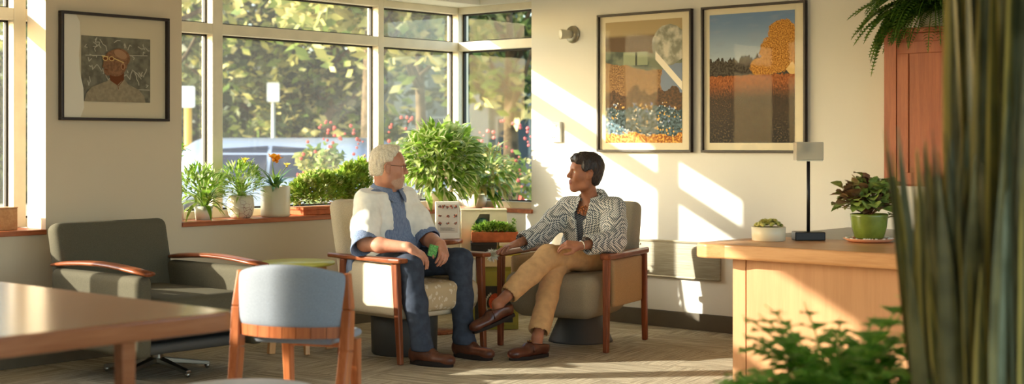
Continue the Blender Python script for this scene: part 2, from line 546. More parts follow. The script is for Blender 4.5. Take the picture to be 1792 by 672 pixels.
def window_left(name, x0, x1, mulls, first, last, HEAD=HEAD):
    """frame bars of a window in the long wall, front face at y = -0.28"""
    mb = MB(); F0, F1 = -0.40, -0.28
    for a, b in mulls: mb.box((a, F0, SILL), (b, F1, HEAD))
    xs = [first] + [v for ab in sorted(mulls) for v in ab] + [last]
    for k in range(0, len(xs) - 1, 2):
        a, b = xs[k], xs[k + 1]
        if b - a < 0.02: continue
        mb.box((a, F0, SILL), (b, F1, SILL + 0.05)); mb.box((a, F0, HEAD - 0.05), (b, F1, HEAD))
        mb.box((a, F0, 2.005), (b, F1, 2.075))
    w = structure(mb, name, FRAME, 0.003)
    gl, gk = MB(), MB()
    for k in range(0, len(xs) - 1, 2):
        a, b = xs[k], xs[k + 1]
        if b - a < 0.02: continue
        for z0, z1 in ((SILL + 0.05, 2.005), (2.075, HEAD - 0.05)):
            gl.add([(a, -0.355, z0), (b, -0.355, z0), (b, -0.355, z1), (a, -0.355, z1)], [(0, 1, 2, 3)], 0, False)
            for p, q in (((a, -0.37, z0), (b, -0.345, z0 + 0.012)), ((a, -0.37, z1 - 0.012), (b, -0.345, z1)),
                         ((a, -0.37, z0), (a + 0.012, -0.345, z1)), ((b - 0.012, -0.37, z0), (b, -0.345, z1))):
                gk.box(p, q)
    gl.build('window_pane', PANE, w); gk.build('window_gasket', GASKET, w)
    return w
window_left('window_1', 0, PIER0, [(0.76, 0.818), (2.25, 2.334), (-0.173, -0.053)], -0.174, 3.0)
window_left('window_3', PIER1, 5.19, [(3.0, 3.06), (3.69, 3.77), (5.11, 5.19)], 3.0, 5.19)
window_left('window_4', 5.19, 8.37, [(5.19, 5.27), (6.6, 6.68), (8.29, 8.37)], 5.19, 8.37, HEAD2)  # out of view, made taller to let sun onto the desk
# the small window in the picture wall
mb = MB(); X0, X1 = -0.16, -0.053
mb.box((X0, -0.279, SILL), (X1, 0.60, SILL + 0.05)); mb.box((X0, -0.279, HEAD - 0.05), (X1, 0.6, HEAD))
mb.box((X0, -0.279, 2.005), (X1, 0.60, 2.075)); mb.box((X0, 0.54, SILL), (X1, 0.60, HEAD))
w2 = structure(mb, 'window_2', FRAME, 0.003)
gl, gk = MB(), MB()
for z0, z1 in ((SILL + 0.05, 2.005), (2.075, HEAD - 0.05)):
    gl.add([(-0.12, -0.279, z0), (-0.12, 0.54, z0), (-0.12, 0.54, z1), (-0.12, -0.279, z1)], [(0, 1, 2, 3)], 0, False)
    gk.box((-0.13, -0.279, z0), (-0.105, -0.263, z1)); gk.box((-0.13, -0.279, z1 - 0.012), (-0.105, 0.54, z1)); gk.box((-0.13, -0.279, z0), (-0.105, 0.54, z0 + 0.012))
gl.build('window_pane', PANE2, w2); gk.build('window_gasket', GASKET, w2)
# ================================================================== furniture
def fabric(name, c, var=0.06, bs=650, bump=0.35):
    return mat(name, c, 0.9, 0.08, var=var, vscale=300, bump=bump, bscale=bs, bdist=0.0015)
WALNUT = wood('red walnut', (104, 52, 28), (150, 82, 46), 2, 0.35)
WALNUT_H = wood('red walnut rail', (104, 52, 28), (150, 82, 46), 1, 0.3)
MAPLE = wood('light maple', (184, 128, 80), (204, 152, 102), 1, 0.35, 4)
MAPLE_V = wood('light maple panel', (178, 127, 84), (188, 137, 93), 2, 0.4, 3)
CHERRY = wood('cherry cabinet wood', (150, 74, 40), (174, 94, 54), 2, 0.4)
TABLEW = wood('table wood', (146, 88, 54), (172, 110, 72), 0, 0.2, 4)
CREAMF = fabric('cream woven upholstery', (205, 190, 162))
TAUPE = fabric('taupe upholstery', (150, 138, 116))
OLIVE = fabric('olive grey upholstery', (92, 86, 70))
BLUEG = fabric('blue grey upholstery', (142, 146, 152))
GREYD = mat('dark grey pedestal', (74, 72, 68), 0.5, 0.3)
BLACK = mat('black metal', (26, 22, 22), 0.4, 0.4)
def patterned():
    n = NM('cream leaf pattern upholstery', 0.9, 0.08)
    v = n.coord()[0]
    k = n.voro(v, 34).lt(0.42) * n.noise(v, 22, 2).gt(0.5)
    n.color(n.mix(k, (188, 166, 130), (214, 200, 172))).bump(n.noise(v, 600, 2), 0.3, 0.0015)
    return n.m
PATT = patterned()

# ---- the man's armchair -------------------------------------------------------------------------
t = thing('armchair', 'cream upholstered armchair with red wooden legs, the person in white sits in it', 'armchair', -0.60, 8.58, 0, f=(0.71, -0.70))
MCH = t
f = Field((-.36, -.33, .18), (.36, .33, .5), .009)
f.box((0, .02, .37), (.285, .28, .085), .05)
f.build('seat', PATT, t, 2)
f = Field((-.38, -.52, .2), (.38, .0, .98), .009)      # reclined back with a soft rounded top
f.box((0, -.33, .60), (.315, .05, .34), .048, R=frame_from((1, 0, 0), (0, -.22, 1)))
f.ell((0, .18, .75), (.27, .47, .34), .06, 'sub')
f.build('backrest', CREAMF, t, 2)
f = Field((-.40, -.40, .15), (.40, .34, .66), .009)
for s in (-1, 1): f.box((s * .305, -.05, .425), (.032, .27, .155), .028)
f.box((0, -.02, .285), (.30, .26, .035), .03, .02)
f.build('side_shell', CREAMF, t, 2)
for s in (-1, 1):
    mb = MB()
    mb.prism([(s*.30, .30), (s*.372, .30), (s*.385, .22), (s*.365, -.2), (s*.345, -.40), (s*.318, -.40), (s*.305, -.2), (s*.292, .2)][::s], .585, .612)
    mb.build('armrest', WALNUT_H, t, bevel=.008)
    for ya, yb, w1 in ((.235, .27, .05), (-.24, -.28, .045)):
        MB().bar((s*.34, ya, .585), (s*.335, yb, 0.0), w1, .038, w2=.032, d2=.03, up=(0, 1, 0)).build('leg', WALNUT, t, bevel=.006)
MB().lathe([(.19, .0), (.20, .01), (.205, .24), (.19, .255)], (0, -.08, 0)).build('pedestal', GREYD, t)

# ---- the woman's armchair ------------------------------------------------------------------------
t = thing('armchair', 'taupe upholstered armchair with wooden arms, the person in the checked jacket sits in it', 'armchair', .39, 9.06, 0, f=(-0.45, -0.89))
WCH = t
f = Field((-.38, -.40, .1), (.38, .42, .52), .009)
f.box((0, .06, .33), (.335, .33, .14), .085, taper=.80)
f.build('seat', TAUPE, t, 2)
f = Field((-.38, -.56, .2), (.38, -.05, .96), .009)
f.box((0, -.35, .60), (.31, .055, .30), .05, R=frame_from((1, 0, 0), (0, -.18, 1)))
f.build('backrest', TAUPE, t, 2)
PANELF = fabric('tan side upholstery', (176, 146, 108))
for s in (-1, 1):
    f = Field((-.44, -.36, .14), (.44, .30, .6), .009)
    f.box((s * .345, -.06, .41), (.017, .235, .15), .016)
    f.build('side_panel', PANELF, t, 1)
    mb = MB()
    mb.prism([(s*.325, .33), (s*.395, .33), (s*.40, .1), (s*.385, -.36), (s*.345, -.36), (s*.33, .1)][::s], .565, .605)
    mb.build('armrest', WALNUT_H, t, bevel=.012, bseg=3)
    for ya, yb, w1 in ((.30, .31, .048), (-.31, -.335, .042)):
        MB().bar((s*.362, ya, .57), (s*.362, yb, 0.0), w1, .042, w2=.036, d2=.034, up=(0, 1, 0)).build('leg', WALNUT, t, bevel=.008)
MB().lathe([(.21, 0), (.205, .012), (.15, .14), (.13, .22)], (0, -.12, 0)).build('pedestal', GREYD, t)

# ---- the olive lounge chair under the pier --------------------------------------------------------
t = thing('lounge_chair', 'low olive grey lounge chair with wooden arm caps below the portrait', 'armchair', room=(3.47, .62, 0), rot=0)
f = Field((-.44, -.56, .2), (.44, .0, .9), .012)
f.box((0, -.32, .55), (.375, .06, .285), .045, R=frame_from((1, 0, 0), (0, -.24, 1)))
f.build('backrest', OLIVE, t, 2)
f = Field((-.36, -.4, .18), (.36, .62, .5), .012)
f.box((0, .12, .36), (.315, .42, .1), .06)
f.build('seat', OLIVE, t, 2)
for s in (-1, 1):
    f = Field((-.5, -.4, .12), (.5, .62, .64), .012)
    f.box((s * .375, .12, .37), (.05, .42, .215), .035)
    f.build('arm', OLIVE, t, 2)
    mb = MB()
    P = [(s*.375, -.33 + .9 * k / 8, .60 + .028 * math.sin(PI * k / 8)) for k in range(9)]
    mb.tube(P, [.03] + [.045] * 7 + [.04], 12, sy=.34)
    mb.build('arm_cap', WALNUT_H, t)
CHROME = mat('brushed steel', (150, 146, 138), 0.28, 0.5, 1.0)
mb = MB().lathe([(.035, .05), (.035, .2)], (0, .1, 0), 16)
for k in range(5):
    a = 2 * PI * k / 5 + .3
    mb.bar((0, .1, .075), (.30 * math.cos(a), .1 + .30 * math.sin(a), .03), .03, .05, w2=.02, d2=.03)
    mb.ball((.29 * math.cos(a), .1 + .29 * math.sin(a), .016), .016)
mb.build('star_base', CHROME, t, bevel=.003)
f = Field((-.4, -.4, .1), (.4, .55, .24), .012); f.box((0, .08, .185), (.34, .38, .03), .025); f.build('under_frame', GREYD, t, 1)

# ---- the blue-grey dining chair in front ---------------------------------------------------------
ORW = wood('orange beech', (160, 84, 42), (192, 112, 64), 2, 0.35)
t = thing('dining_chair', 'wooden chair with curved blue grey padded backrest, turned away in front', 'chair', -.84, 5.78, 0, f=(.30, .95))
pts = []
for k in range(9):
    a = -1 + 2 * k / 8
    pts.append((a * .215, -.20 + .075 * a * a))
mb = MB(); NC, NR = 25, 28                                  # curved padded back: rounded sections swept along an arc
vs = []
for k in range(NC):
    a = -1 + 2 * k / (NC - 1); e = (1 - abs(a) ** 14) ** .5 if abs(a) < 1 else 0.0
    x, y = a * .24, -.20 + .09 * a * a; tx, ty = .24, .18 * a; l = math.hypot(tx, ty); nx, ny = -ty / l, tx / l
    z0, z1 = .548, .80 - .04 * a * a; h = (z1 - z0) / 2 * (.90 + .10 * e); th = .027 * (.25 + .75 * e)
    for q in range(NR):
        b = 2 * PI * q / NR; c, s_ = math.cos(b), math.sin(b)
        u = th * math.copysign(abs(c) ** .55, c); v = h * math.copysign(abs(s_) ** .35, s_)
        vs.append((x + nx * u, y + ny * u, (z0 + z1) / 2 + v))
fs = [(k*NR+q, (k+1)*NR+q, (k+1)*NR+(q+1) % NR, k*NR+(q+1) % NR) for k in range(NC-1) for q in range(NR)] + [tuple(range(NR)), tuple((NC-1)*NR + q for q in range(NR - 1, -1, -1))]
mb.add(vs, fs); mb.build('backrest', BLUEG, t, subsurf=1)
mb = MB()
P = [(x * 1.02, y - .004, .532) for x, y in pts]
for i in range(8): mb.bar(P[i], P[i + 1], .045, .034, up=(0, 0, 1))
mb.build('back_rail', ORW, t)
for s in (-1, 1):
    mb = MB()
    Q = [(s*.235, -.115, .765), (s*.242, -.125, .62), (s*.24, -.14, .46), (s*.232, -.19, .22), (s*.222, -.27, 0)]
    W = [.03, .05, .056, .05, .036]
    for i in range(4): mb.bar(Q[i], Q[i + 1], W[i], W[i] * .8, w2=W[i + 1], d2=W[i + 1] * .8, up=(0, 1, 0))
    mb.build('leg', ORW, t, bevel=.006)
    MB().bar((s*.155, .14, .47), (s*.15, .17, 0), .045, .04, w2=.032, d2=.03, up=(0, 1, 0)).build('leg', ORW, t, bevel=.006)
f = Field((-.28, -.2, .4), (.28, .36, .54), .01); f.box((0, .02, .494), (.175, .16, .018), .016); f.build('seat', BLUEG, t, 2)
MB().box((-.15, .125, .43), (.15, .155, .478)).build('seat_rail', ORW, t, bevel=.004)

# ---- meeting table on the left -------------------------------------------------------------------
t = thing('meeting_table', 'large light brown wooden table cutting into the left edge', 'table', room=(6.25, 2.75, 0), rot=0)
def rrect(x0, y0, x1, y1, r, n=6):
    out = []
    for cx, cy, a0 in ((x1 - r, y1 - r, 0), (x0 + r, y1 - r, 90), (x0 + r, y0 + r, 180), (x1 - r, y0 + r, 270)):
        for k in range(n + 1):
            a = math.radians(a0 + 90 * k / n); out.append((cx + r * math.cos(a), cy + r * math.sin(a)))
    return out
MB().prism(rrect(-.92, -1.0, 1.3, 1.07, .05), .69, .75).build('table_top', TABLEW, t, bevel=.008, bseg=3)
for x, y in ((-.60, .93), (1.1, .93), (-.8, -.85), (1.1, -.85)):
    MB().bar((x, y, .69), (x, y, 0), .05, .05, w2=.036, d2=.036).build('leg', TABLEW, t, bevel=.005)

# ---- white stool at the bottom edge --------------------------------------------------------------
WHITEV = mat('white vinyl', (226, 224, 218), 0.5, 0.35, var=.02)
t = thing('stool', 'round white cushioned stool at the corner of the meeting table', 'stool', room=(5.16, 3.62, 0), rot=0)
MB().lathe([(.10, .37), (.24, .375), (.268, .395), (.272, .425), (.25, .452), (.15, .462), (.02, .464)], n=40).build('seat', WHITEV, t)
for k in range(4):
    a = PI / 4 + k * PI / 2
    MB().tube([(.16 * math.cos(a), .16 * math.sin(a), .375), (.22 * math.cos(a), .22 * math.sin(a), 0)], [.016, .011], 10).build('leg', CHROME, t)

# ---- lime side table ------------------------------------------------------------------------------
LIME = mat('lime lacquer', (196, 190, 84), 0.35, 0.4)
PINE = wood('pale pine', (206, 150, 96), (222, 172, 118), 2, 0.4)
t = thing('side_table', 'small round lime topped table with pale wooden legs behind the blue chair', 'side table', -1.32, 8.72, 0)
MB().lathe([(.20, .525), (.225, .53), (.23, .54), (.225, .55), (.02, .552)], n=40).build('table_top', LIME, t)
for a in (-2.35, -1.15, 0.4, 1.9):
    c, s_ = math.cos(a), math.sin(a)
    MB().bar((c * .15, s_ * .15, .53), (c * .2, s_ * .2, 0), .055, .03, w2=.045, d2=.028, up=(c, s_, 0)).build('leg', PINE, t, bevel=.004)

# ---- round side table with the display frame -----------------------------------------------------
t = thing('side_table', 'round dark wooden side table carrying the white display frame', 'side table', -.53, 9.55, 0)
MB().lathe([(.17, .60), (.195, .605), (.2, .615), (.195, .63), (.02, .63)], n=40).build('table_top', WALNUT_H, t)
MB().lathe([(.03, .02), (.022, .3), (.035, .6)], n=16).build('stem', WALNUT, t)
MB().lathe([(.15, 0), (.15, .012), (.03, .03)], n=28).build('base', WALNUT, t)

# ---- storage unit in the corner ------------------------------------------------------------------
UCREAM = mat('cream laminate', (222, 204, 160), 0.5, 0.3, var=.02)
LIMEP = mat('lime laminate', (158, 152, 62), 0.5, 0.3, var=.03)
DARKP = mat('dark picture board', (52, 50, 44), 0.5, 0.3)
TOMATO = mat('printed tomato red', (196, 84, 48), 0.5, 0.3, var=.15, vscale=60)
PALEPR = mat('printed pale leaf', (196, 196, 176), 0.6, 0.2)
t = thing('storage_cabinet', 'narrow cream and lime storage cabinet between the two armchairs', 'cabinet', -.135, 9.86, 0, f=(.06, -1))
MB().box((-.17, -.17, .0), (.17, .16, .43)).build('body', LIMEP, t, bevel=.004)
MB().box((-.185, -.18, .43), (.185, .185, .505)).build('top', UCREAM, t, bevel=.006)
d = MB().box((-.155, .16, .03), (.155, .175, .40)).build('door', LIMEP, t, bevel=.004)
MB().box((-.13, .175, .05), (.13, .179, .30)).build('picture_panel', DARKP, d)
mb = MB()
mb.prism([(-.01 + .045 * math.cos(a), .19 + .06 * math.sin(a)) for a in np.linspace(0, 2 * PI, 24)[:-1]], .179, .1815, 0, Matrix(((1,0,0,0),(0,0,1,0),(0,1,0,0),(0,0,0,1))))
for k in range(16):
    a = -.5 + 2.6 * k / 15 - 1.2
    mb.box((-.03 + .085 * math.cos(a) - .006, .179, .18 + .085 * math.sin(a) - .008), (-.03 + .085 * math.cos(a) + .006, .1812, .18 + .085 * math.sin(a) + .008), 1)
mb.build('printed_tomato', [TOMATO, PALEPR], d)

# ---- reception desk ------------------------------------------------------------------------------
GREYL = mat('grey laminate', (120, 116, 106), 0.35, 0.4, var=.03)
t = thing('reception_desk', 'light wooden reception desk with a thick rounded top and grey return', 'desk', room=(1.5, 4.3, 0), rot=0)
poly = [(.34, -.90), (.37, -1.0), (.345, -1.07), (.27, -1.105), (.1, -1.10), (-.15, -1.08), (-.40, -1.0), (-.40, 1.5), (.34, 1.5)]
MB().prism(poly[::-1], .675, .75).build('desk_top', MAPLE, t, bevel=.012, bseg=3)
MB().box((.17, -.845, 0), (.215, 1.45, .675)).build('front_panel', MAPLE_V, t, bevel=.002)
MB().box((-.35, -.93, 0), (.215, -.85, .675)).build('end_panel', MAPLE_V, t, bevel=.003)
mb = MB().box((-1.48, -1.15, .70), (-.402, 1.5, .748)); mb.build('return_top', GREYL, t, bevel=.004)
MB().box((-1.44, -1.10, .0), (-.46, -1.07, .70)).build('return_panel', MAPLE_V, t, bevel=.003)

# ---- cherry wall cabinet -------------------------------------------------------------------------
t = thing('cupboard', 'reddish cherry wall cupboard above the desk with the fern on top', 'cabinet', room=(0.0, 4.35, 1.025), rot=0)
MB().box((0.001, -.80, 0), (.31, .85, .90)).build('body', CHERRY, t, bevel=.003)
MB().box((0.001, -.815, .90), (.335, .865, .93)).build('top', CHERRY, t, bevel=.004)
MB().box((.31, -.80, 0), (.33, -.722, .90)).build('stile', CHERRY, t, bevel=.002)
for y0, y1 in ((-.715, .03), (.04, .845)):
    d = MB().box((.31, y0, .01), (.325, y1, .85)).box((.325, y0, .78), (.334, y1, .85)).box((.325, y0, .01), (.334, y1, .08)).box((.325, y0, .08), (.334, y0 + .07, .78)).box((.325, y1 - .07, .08), (.334, y1, .78)).build('door', CHERRY, t, bevel=.002)
    ky = y1 - .03 if y0 < 0 else y0 + .03
    MB().tube([(.334, ky, .12), (.352, ky, .12), (.352, ky, .24), (.334, ky, .24)], .005, 8).build('handle', CHROME, d)
# ================================================================== things on the walls, the sill and the desk
FRAMEB = mat('black picture frame', (38, 26, 22), 0.4, 0.4)
MATB = mat('picture mat board', (226, 214, 184), 0.85, 0.1)
PGLASS = glassmat('picture glass', (255, 255, 255), 0.004)

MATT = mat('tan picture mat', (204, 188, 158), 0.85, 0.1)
def picture(name, label, axis, u0, u1, z0, z1, art, arts, w=.016, depth=.034):
    """framed print on the picture wall (axis 'y') or on the pier (axis 'x'); local u runs left to right as seen, v up"""
    W, H = u1 - u0, z1 - z0
    if axis == 'y': t = thing(name, label, 'picture', room=(0.001, u0, z0), rot=PI / 2)
    else: t = thing(name, label, 'picture', room=(u1, 0.001, z0), rot=PI)
    # local: x right along the wall, -y into the room, z up
    mb = MB()
    for lo, hi in (((0, -depth, 0), (W, 0, w)), ((0, -depth, H - w), (W, 0, H)), ((0, -depth, w), (w, 0, H - w)), ((W - w, -depth, w), (W, 0, H - w))): mb.box(lo, hi)
    mb.build('frame', FRAMEB, t, bevel=.002)
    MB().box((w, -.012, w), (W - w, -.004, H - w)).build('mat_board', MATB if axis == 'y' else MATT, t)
    a0, a1, b0, b1 = arts
    art(t, a0 - u0 if axis == 'y' else u1 - a0, a1 - u0 if axis == 'y' else u1 - a1, b0 - z0, b1 - z0)
    MB().add([(w, -.026, w), (W - w, -.026, w), (W - w, -.026, H - w), (w, -.026, H - w)], [(0, 1, 2, 3)], 0, False).build('glass', PGLASS, t)
    return t

def uvplane(t, name, m, x0, x1, z0, z1):
    return MB().add([(x0, -.0135, z0), (x1, -.0135, z0), (x1, -.0135, z1), (x0, -.0135, z1)], [(0, 1, 2, 3)], 0, False, [((0, 0), (1, 0), (1, 1), (0, 1))]).build(name, m, t)

def autumn(t, x0, x1, z0, z1):
    n = NM('autumn landscape print', 0.6, 0.2); V, u, v, _ = n.coord('UV')
    p = n.vec(u, v * 1.45, 0.0)
    sky = n.mix(v.smooth(.55, 1.0), (176, 190, 196), (112, 140, 176))
    cl = n.noise(n.vec(u * 1.5, v * 6, 0.0), 3, 3).smooth(.5, .75) * 0.5
    c = n.mix(cl, sky, (146, 158, 176))
    spruce = n.noise(n.vec(u * 22, 1.3, 0.0), 1.0, 2) * .14 + n.noise(n.vec(u * 70, 3.3, 0.0), 1.0, 1) * .05
    c = n.mix(v.lt(spruce + .555), c, n.mix(n.noise(p, 40, 2).smooth(.4, .6), (58, 50, 40), (84, 76, 62)))
    nz = (n.noise(p, 16, 6, .8) - .5) * .85
    def blob(cx, cy, rx, ry):
        return (((u - cx) / rx) * ((u - cx) / rx) + ((v - cy) / ry) * ((v - cy) / ry)).sqrt() + nz
    k = blob(.83, .68, .26, .16)._m('MINIMUM', blob(.83, .68, .26, .16), blob(.86, .83, .18, .11))
    k = k._m('MINIMUM', k, blob(.64, .58, .17, .08))
    leafc = n.mix(n.noise(p, 70, 5, .7).smooth(.40, .62), (150, 92, 30), (230, 168, 72))
    c = n.mix(k.lt(.93), c, leafc)
    c = n.mix((((u - .97).abs() + (v - .555).abs() * 1.2)).lt(.07), c, (226, 190, 120))
    tex = n.noise(n.vec(u * 9, v * 4, 0.0), 9, 4, .7)
    field = n.mix(tex.smooth(.35, .65), (120, 66, 28), (190, 112, 56))
    dark = n.mix(n.noise(p, 120, 3).smooth(.58, .72), (64, 54, 42), (176, 120, 70))
    dark = n.mix((.32 - v).smooth(0.0, .3), dark, n.mix(n.noise(p, 50, 3).smooth(.5, .68), (46, 42, 36), (104, 84, 56)))
    g = n.mix((v + tex * .16 - .08).smooth(.33, .5), dark, field)
    c = n.mix(v.lt(n.noise(p, 20, 3) * .04 + .50), c, g)
    n.color(c); uvplane(t, 'print', n.m, x0, x1, z0, z1)

def garden(t, x0, x1, z0, z1):
    n = NM('flower meadow print', 0.6, 0.2); V, u, v, _ = n.coord('UV')
    p = n.vec(u, v * 1.3, 0.0); nz = n.noise(p, 6, 4) - .5
    c = n.mix(v.smooth(.86, .9), (104, 82, 58), (176, 154, 112))                      # eaves
    c = n.mix((v + u * .05).lt(.76), c, n.mix(n.noise(p, 5, 2).smooth(.4, .6), (78, 88, 76), (122, 128, 104)))
    c = n.mix((u - .40).abs().lt(.16) * (v - .69).abs().lt(.055), c, (150, 158, 126))
    c = n.mix((u - .41).abs().lt(.012) * (v - .69).abs().lt(.055), c, (70, 74, 62))
    c = n.mix((v + nz * .1 - (u * -.10)).lt(.66), c, n.mix(n.noise(p, 60, 5, .7).smooth(.4, .66), (112, 82, 54), (186, 142, 86)))
    c = n.mix(((u - .92) * (u - .92) * 6 + (v - .5) * (v - .5) * 9 + nz * .3).lt(.22), c, (126, 138, 156))
    r = (((u - .84) / .23) * ((u - .84) / .23) + ((v - .79) / .17) * ((v - .79) / .17)).sqrt()
    c = n.mix((r + nz * .25).lt(.97), c, n.mix(n.noise(p, 7, 3).smooth(.4, .65), (134, 134, 116), (206, 200, 180)))   # room reflection in the glass, painted as a pale patch
    c = n.mix(((v - (.71 - (u - .66) * .75)).abs()).lt(.035) * u.gt(.66), c, (236, 226, 204))  # reflected streak in the glass, painted white into the print
    c = n.mix((v + nz * .25).lt(.42), c, n.mix(n.noise(p, 30, 5, .7).smooth(.4, .66), (72, 58, 44), (116, 82, 52)))
    c = n.mix((v + nz * .2).lt(.28), c, n.mix(n.noise(p, 30, 3).smooth(.4, .6), (46, 62, 62), (92, 116, 124)))
    fl = n.voro(p, 30).lt(.34) * n.noise(p, 8, 2).gt(.44) * v.lt(.33)
    hue = n.noise(p, 12, 1)
    fc = n.mix(hue.gt(.53), (206, 210, 204), (222, 176, 92)); fc = n.mix(hue.lt(.44), fc, (120, 140, 176))
    c = n.mix(fl, c, fc)
    c = n.mix((v + nz * .22).lt(.07), c, n.mix(n.noise(p, 40, 3).smooth(.45, .6), (150, 84, 30), (236, 176, 76)))
    n.color(c); uvplane(t, 'print', n.m, x0, x1, z0, z1)

def portrait(t, x0, x1, z0, z1):
    """a small colour photograph: elderly bald man in glasses before a chalkboard, built from flat shapes"""
    W, H = x1 - x0, z1 - z0
    cols = [mat('print board', (112, 106, 90), .8, .1, var=.12, vscale=25), mat('print chalk', (174, 166, 146), .8, .1), mat('print skin', (128, 92, 66), .8, .1, var=.12, vscale=60),
            mat('print shirt', (142, 128, 104), .8, .1, var=.06, vscale=40), mat('print gold', (206, 172, 104), .6, .3), mat('print shade', (108, 62, 36), .8, .1), mat('painted glass reflection', (218, 208, 188), .8, .1), mat('print light skin', (162, 122, 90), .8, .1)]
    mb = MB(); lay = [0]
    M = Matrix(((1,0,0,0),(0,0,1,0),(0,1,0,0),(0,0,0,1)))
    def poly(pts, mi):
        lay[0] += 1; y = -.0132 - lay[0] * .00006
        n = len(pts)
        mb.add([(x0 + a * W, y, z0 + b * H) for a, b in pts], [tuple(range(n))], mi, False)
    def stroke(pts, w, mi):
        for a, b in zip(pts[:-1], pts[1:]):
            d = Vector((b[0] - a[0], b[1] - a[1])); d.normalize(); q = Vector((-d.y, d.x)) * w
            poly([(a[0] - q.x, a[1] - q.y), (b[0] - q.x, b[1] - q.y), (b[0] + q.x, b[1] + q.y), (a[0] + q.x, a[1] + q.y)], mi)
    def oval(cx, cy, rx, ry, mi, a0=0, n=24, rot=0):
        poly([(cx + rx * math.cos(a) * math.cos(rot) - ry * math.sin(a) * math.sin(rot), cy + rx * math.cos(a) * math.sin(rot) + ry * math.sin(a) * math.cos(rot)) for a in np.linspace(0, 2 * PI, n + 1)[:-1]], mi)
    poly([(0, 0), (1, 0), (1, 1), (0, 1)], 0)
    rg = random.Random(5)
    for k in range(34):
        x, y = rg.uniform(.03, .93), rg.choice([.93, .86, .72, .62, .5, .4, .3]) + rg.uniform(-.03, .03)
        pts = [(x, y)]
        for j in range(rg.randint(2, 4)): pts.append((min(.985, max(.01, pts[-1][0] + rg.uniform(-.04, .06))), min(.98, max(.1, pts[-1][1] + rg.uniform(-.08, .08)))))
        stroke(pts, .006, 1)
    stroke([(.05, .70), (.95, .74)], .006, 1); stroke([(.62, .2), (.98, .2)], .006, 1)
    poly([(.03, 0), (.06, .12), (.14, .22), (.36, .32), (.40, .36), (.60, .36), (.66, .28), (.82, .20), (.90, .10), (.92, 0)], 3)
    poly([(.40, .33), (.39, .46), (.60, .46), (.60, .36), (.50, .26)], 5)
    oval(.475, .60, .175, .205, 2); oval(.53, .68, .16, .15, 2)
    poly([(.31, .62), (.29, .55), (.285, .535), (.31, .52), (.31, .46), (.33, .42), (.36, .40), (.44, .43), (.44, .66)], 2)
    oval(.55, .74, .10, .06, 7, rot=-.5)
    oval(.585, .555, .032, .055, 7); oval(.585, .55, .016, .035, 5)
    stroke([(.32, .50), (.37, .49)], .006, 5); stroke([(.40, .40), (.5, .33), (.52, .2)], .004, 5); stroke([(.60, .36), (.52, .25)], .005, 5)
    for cx in (.33, .42): oval(cx, .665, .04, .036, 4); oval(cx, .665, .028, .025, 5)
    stroke([(.46, .67), (.6, .61)], .008, 4); stroke([(.28, .70), (.37, .69)], .008, 4)
    # glass reflection painted as a pale strip left on the mat, with wavy edge
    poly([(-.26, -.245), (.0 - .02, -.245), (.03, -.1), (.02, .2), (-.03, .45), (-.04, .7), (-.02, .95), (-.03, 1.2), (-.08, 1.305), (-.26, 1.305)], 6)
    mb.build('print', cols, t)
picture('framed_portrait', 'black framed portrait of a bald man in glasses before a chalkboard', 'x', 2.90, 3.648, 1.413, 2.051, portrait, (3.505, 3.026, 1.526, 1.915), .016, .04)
picture('framed_picture', 'black framed flower meadow print, next to the wall lamp', 'y', 1.168, 1.98, 1.215, 2.20, garden, (1.235, 1.896, 1.28, 2.142))
picture('framed_picture', 'black framed autumn field print with a golden tree', 'y', 2.059, 2.858, 1.215, 2.20, autumn, (2.119, 2.771, 1.28, 2.144))

NICKEL = mat('satin nickel', (170, 160, 138), 0.3, 0.5, 0.85)
MILK = mat('frosted lamp glass', (206, 196, 168), 0.3, 0.4)
t = thing('wall_lamp', 'small round nickel wall lamp left of the meadow print', 'lamp', room=(0.001, .925, 2.075), rot=PI / 2)
MX = Matrix.Rotation(PI / 2, 4, 'X')
def ylathe(prof, n=28, tilt=0):
    mb = MB().lathe(prof, n=n); R = Matrix.Rotation(tilt, 4, 'Z') @ MX
    mb.v = [tuple(R @ Vector(p)) for p in mb.v]; return mb
ylathe([(.062, 0), (.064, .006), (.058, .016), (.02, .02)]).build('back_plate', NICKEL, t)
ylathe([(.026, .01), (.03, .03), (.036, .085), (.038, .10), (.03, .102)], tilt=-.5).build('lamp_shade', MILK, t)
WPLAST = mat('white plastic', (232, 228, 214), 0.4, 0.4)
LCD = mat('grey display', (150, 152, 140), 0.25, 0.5)
t = thing('thermostat', 'small white thermostat on the wall beside the corner window', 'thermostat', room=(0.001, .73, 1.285), rot=PI / 2)
MB().box((0, -.026, 0), (.095, 0, .15)).build('body', WPLAST, t, bevel=.006)
MB().box((.012, -.028, .075), (.062, -.025, .125)).build('display', LCD, t)
for k in range(3): MB().box((.015 + k * .017, -.029, .03), (.027 + k * .017, -.025, .042)).build('button', LCD, t, bevel=.001)
PANELG = NM('brushed heater panel', 0.38, 0.4, 0.75)
_, hx, hy, hz = PANELG.coord(); PANELG.color(PANELG.mix(PANELG.noise(PANELG.vec(hx * 3, hy, hz * 90), 2, 3).smooth(.3, .7), (150, 142, 124), (176, 168, 148)))
PANELG = PANELG.m
t = thing('wall_heater', 'flat brushed grey panel heater low on the wall below the two framed prints', 'heater', room=(0.001, 1.515, .345), rot=PI / 2)
MB().box((0, -.02, 0), (.69, 0, .262)).build('panel', PANELG, t, bevel=.003)
MB().box((0.004, -.026, .245), (.686, -.018, .262)).box((0.004, -.026, 0), (.686, -.018, .012)).build('trim_strip', NICKEL, t, bevel=.002)
for x in (.03, .66):
    for z in (.03, .225): ylathe([(.006, .02), (.006, .024), (.004, .026)], 10).build('screw', NICKEL, t, loc=(x, 0, z))

